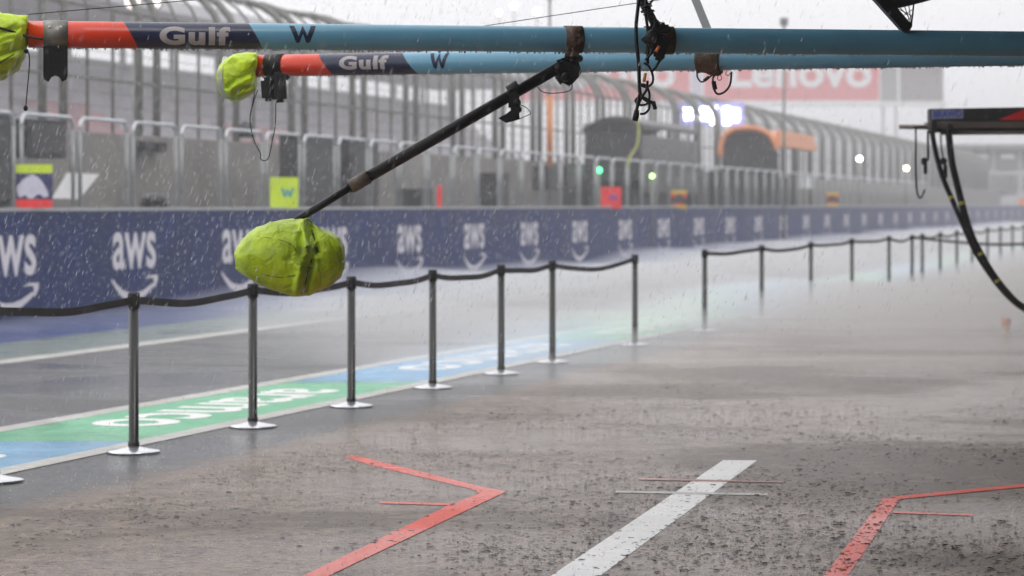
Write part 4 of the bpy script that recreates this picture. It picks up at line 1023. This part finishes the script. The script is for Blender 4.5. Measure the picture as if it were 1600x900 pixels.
hose_([(1482,203),(1484,225),(1488,256),(1496,290),(1506,330),(1518,368),(1535,402),(1552,430),(1572,456),(1595,478),(1640,500)], .032, 'right thicker black air hose with yellow bands sagging from the gantry at the right edge', (29,46,58))
t = thing('cable_hook', P(1431,203,Yq), 'thin black hook cable hanging from the tip of the gantry at the right', 'cable')
sub([(1431,199),(1431,225),(1431,260),(1432,290),(1434,304),(1438,309),(1442,304),(1445,296)], Yq-.05, .009, 'lead', t)
sub([(1450,204),(1450,225),(1450,248),(1446,252)], Yq-.05, .011, 'lead', t)
MB().bbox(P(1444,252,Yq-.05), (.05,.05,.07), .01).bbox(P(1446,263,Yq-.05), (.035,.04,.11), .01).build('connector', M_black, t)
t = thing('hose_connector', P(1477,206,Yq), 'black connector dangling between the two air hoses', 'connector')
sub([(1470,208),(1471,230),(1474,248)], Yq-.02, .008, 'lead', t)
MB().bbox(P(1474,252,Yq-.02), (.06,.05,.06), .01).bbox(P(1477,268,Yq-.02), (.035,.04,.14), .01).build('body', M_black, t)

# small orange marker in the spray
g = G(1572, 523)
t = thing('lane_marker', g, 'small orange marker cone in the spray near the right edge', 'marker')
MB().lathe((g.x,g.y,.006), [(.055,0),(.058,.03),(.045,.035),(.045,.10)], 16).build('base', mat('amber_plastic', (.75,.42,.10), .5), t)
MB().lathe((g.x,g.y,.106), [(.045,0),(.062,.02),(.060,.08),(.04,.09)], 16).build('cap', M_orange, t)

# ------------------------------------------------------------------ rain
rr = random.Random(11)
M_rain = mat('rain_water', (.80,.81,.83), .15, var=.02, alpha=.5)
mb = MB()
slant = Vector((.33,.05,1)).normalized()
def drop(c, L, r):
    a = slant.orthogonal().normalized(); b = slant.cross(a)
    vs = [c+slant*L*.6, c-slant*L*.4]+[c-slant*L*.1+(a*math.cos(k*2.094)+b*math.sin(k*2.094))*r for k in range(3)]
    mb.add(vs, [(0,2,3),(0,3,4),(0,4,2),(1,3,2),(1,4,3),(1,2,4)])
for i in range(60000):
    Y = 5+30*rr.random()**.5; x = rr.uniform(-150, 1750); y = rr.uniform(-40, 930)
    c = P(x, y, Y)
    if c.z < .03 or c.z > 3.6: continue
    if x > 800 and rr.random() < min(.8, (x-800)/900): continue
    if y > 480 and rr.random() < .55: continue
    L = .012+.036*rr.random()**1.5; drop(c, L, (.0006+.0012*rr.random()**3)*(1.0+.025*Y))
rain = mb.build('rain', M_rain); rain['kind'] = 'stuff'
# splash crowns standing on the wet ground
mb = MB()
M_spl = M_apron
for i in range(44000):
    y = 400+520*rr.random()**1.0; x = rr.uniform(-60, 1660); g = G(x, y)
    if g.y > 26: continue
    if 812-.246*x > y-6: continue
    nz = noise.noise(Vector((g.x*.45, g.y*.55, 3)))+.35*noise.noise(Vector((g.x*2.5, g.y*2, 8)))
    if nz < rr.uniform(-.2,.42)-(.16 if y < 730 else 0): continue
    if 800-.24*x > y-30*rr.random(): continue
    r = .0026+.0075*rr.random()**2.6; h = r*rr.uniform(.35,.75)
    if rr.random() < (y-640)/900: continue
    n = 7; ph = rr.random()*6
    if 0 < (x-(1130-1.49*(y-719))) < 60 and y > 718 and rr.random() < .85: continue
    ring = [Vector((g.x+math.cos(ph+2*math.pi*k/n)*r*rr.uniform(1.2,2.4), g.y+math.sin(ph+2*math.pi*k/n)*r*rr.uniform(.8,1.4), .003)) for k in range(n)]
    top = [Vector((g.x+(p.x-g.x)*.72, g.y+(p.y-g.y)*.72, h*rr.uniform(.6,1.3))) for p in ring]
    c0 = Vector((g.x, g.y, .003))
    mb.add(ring+top+[c0], [(k, (k+1) % n, n+(k+1) % n, n+k) for k in range(n)]+[(n+k, n+(k+1) % n, 2*n) for k in range(n)], True)
o = mb.build('rain_splashes', mat('splash_water', (.06,.045,.034), .25, var=.3, vs=9, alpha=.9)); o['kind'] = 'stuff'
mb = MB()
for i in range(3200):
    y = 560+350*rr.random(); x = rr.uniform(-40, 1640); g = G(x, y); g.z = rr.uniform(.004,.03); mb.sphere(g, rr.uniform(.0015,.004), 5, 3)
o = mb.build('splash_droplets', M_rain); o['kind'] = 'stuff'

# ------------------------------------------------------------------ haze and low spray
def volume(name, density, col=(.92,.92,.94), an=.2):
    m = bpy.data.materials.new(name); m.use_nodes = True; t = m.node_tree; t.nodes.clear()
    v = t.nodes.new('ShaderNodeVolumePrincipled'); v.inputs['Density'].default_value = density; v.inputs['Color'].default_value = col+(1,); v.inputs['Anisotropy'].default_value = an
    o = t.nodes.new('ShaderNodeOutputMaterial'); t.links.new(v.outputs[0], o.inputs['Volume']); return m
mb = MB(); mb.box((0, 420, 8.2), (930, 990, 18.6)); hz = mb.build('haze', volume('haze_air', .0025, (.84,.84,.86))); hz['kind'] = 'stuff'
# low spray: a mound of fine mist lying on the ground beyond the near apron
def spray_h(x, Y, s):
    n = noise.noise(Vector((x*.30, Y*.14, s)))*.5+.5
    k_ = max(0, min(1, (-x/Y-.03)/.12)); k_ = k_*k_*(3-2*k_)
    ramp = max(0, min(1, (Y-18-13*k_-2.5*noise.noise(Vector((x*.25, 4, s))))/13))
    return .006+(.07+.46*n)*ramp**1.6
mb = MB(); NX, NY = 70, 60; vs = []
for j in range(NY+1):
    Y = 14.5+(j/NY)**1.8*200
    for i in range(NX+1):
        x = (-.30+.60*i/NX)*Y+.0; e = min(i, NX-i, 3)/3*min(1, (NY-j)/4); vs.append((x, Y, .010+spray_h(x, Y, 1.3)*e))
n0 = len(vs); fs = [(j*(NX+1)+i, j*(NX+1)+i+1, (j+1)*(NX+1)+i+1, (j+1)*(NX+1)+i) for j in range(NY) for i in range(NX)]
lo = [(v[0], v[1], .009) for v in vs]; fs2 = [tuple(n0+i for i in f[::-1]) for f in fs]
bd = [i for i in range(NX+1)]+[j*(NX+1)+NX for j in range(1, NY+1)]+[NY*(NX+1)+i for i in range(NX-1, -1, -1)]+[j*(NX+1) for j in range(NY-1, 0, -1)]
fs3 = [(bd[k], bd[(k+1) % len(bd)], bd[(k+1) % len(bd)]+n0, bd[k]+n0) for k in range(len(bd))]
mb.add(vs+lo, fs+fs2+fs3); sp = mb.build('ground_spray', volume('spray_mist', .30, (.97,.97,.98))); sp['kind'] = 'stuff'

for o in bpy.data.objects:
    for k in ('_base', '_rot', 'note'):
        if k in o: del o[k]
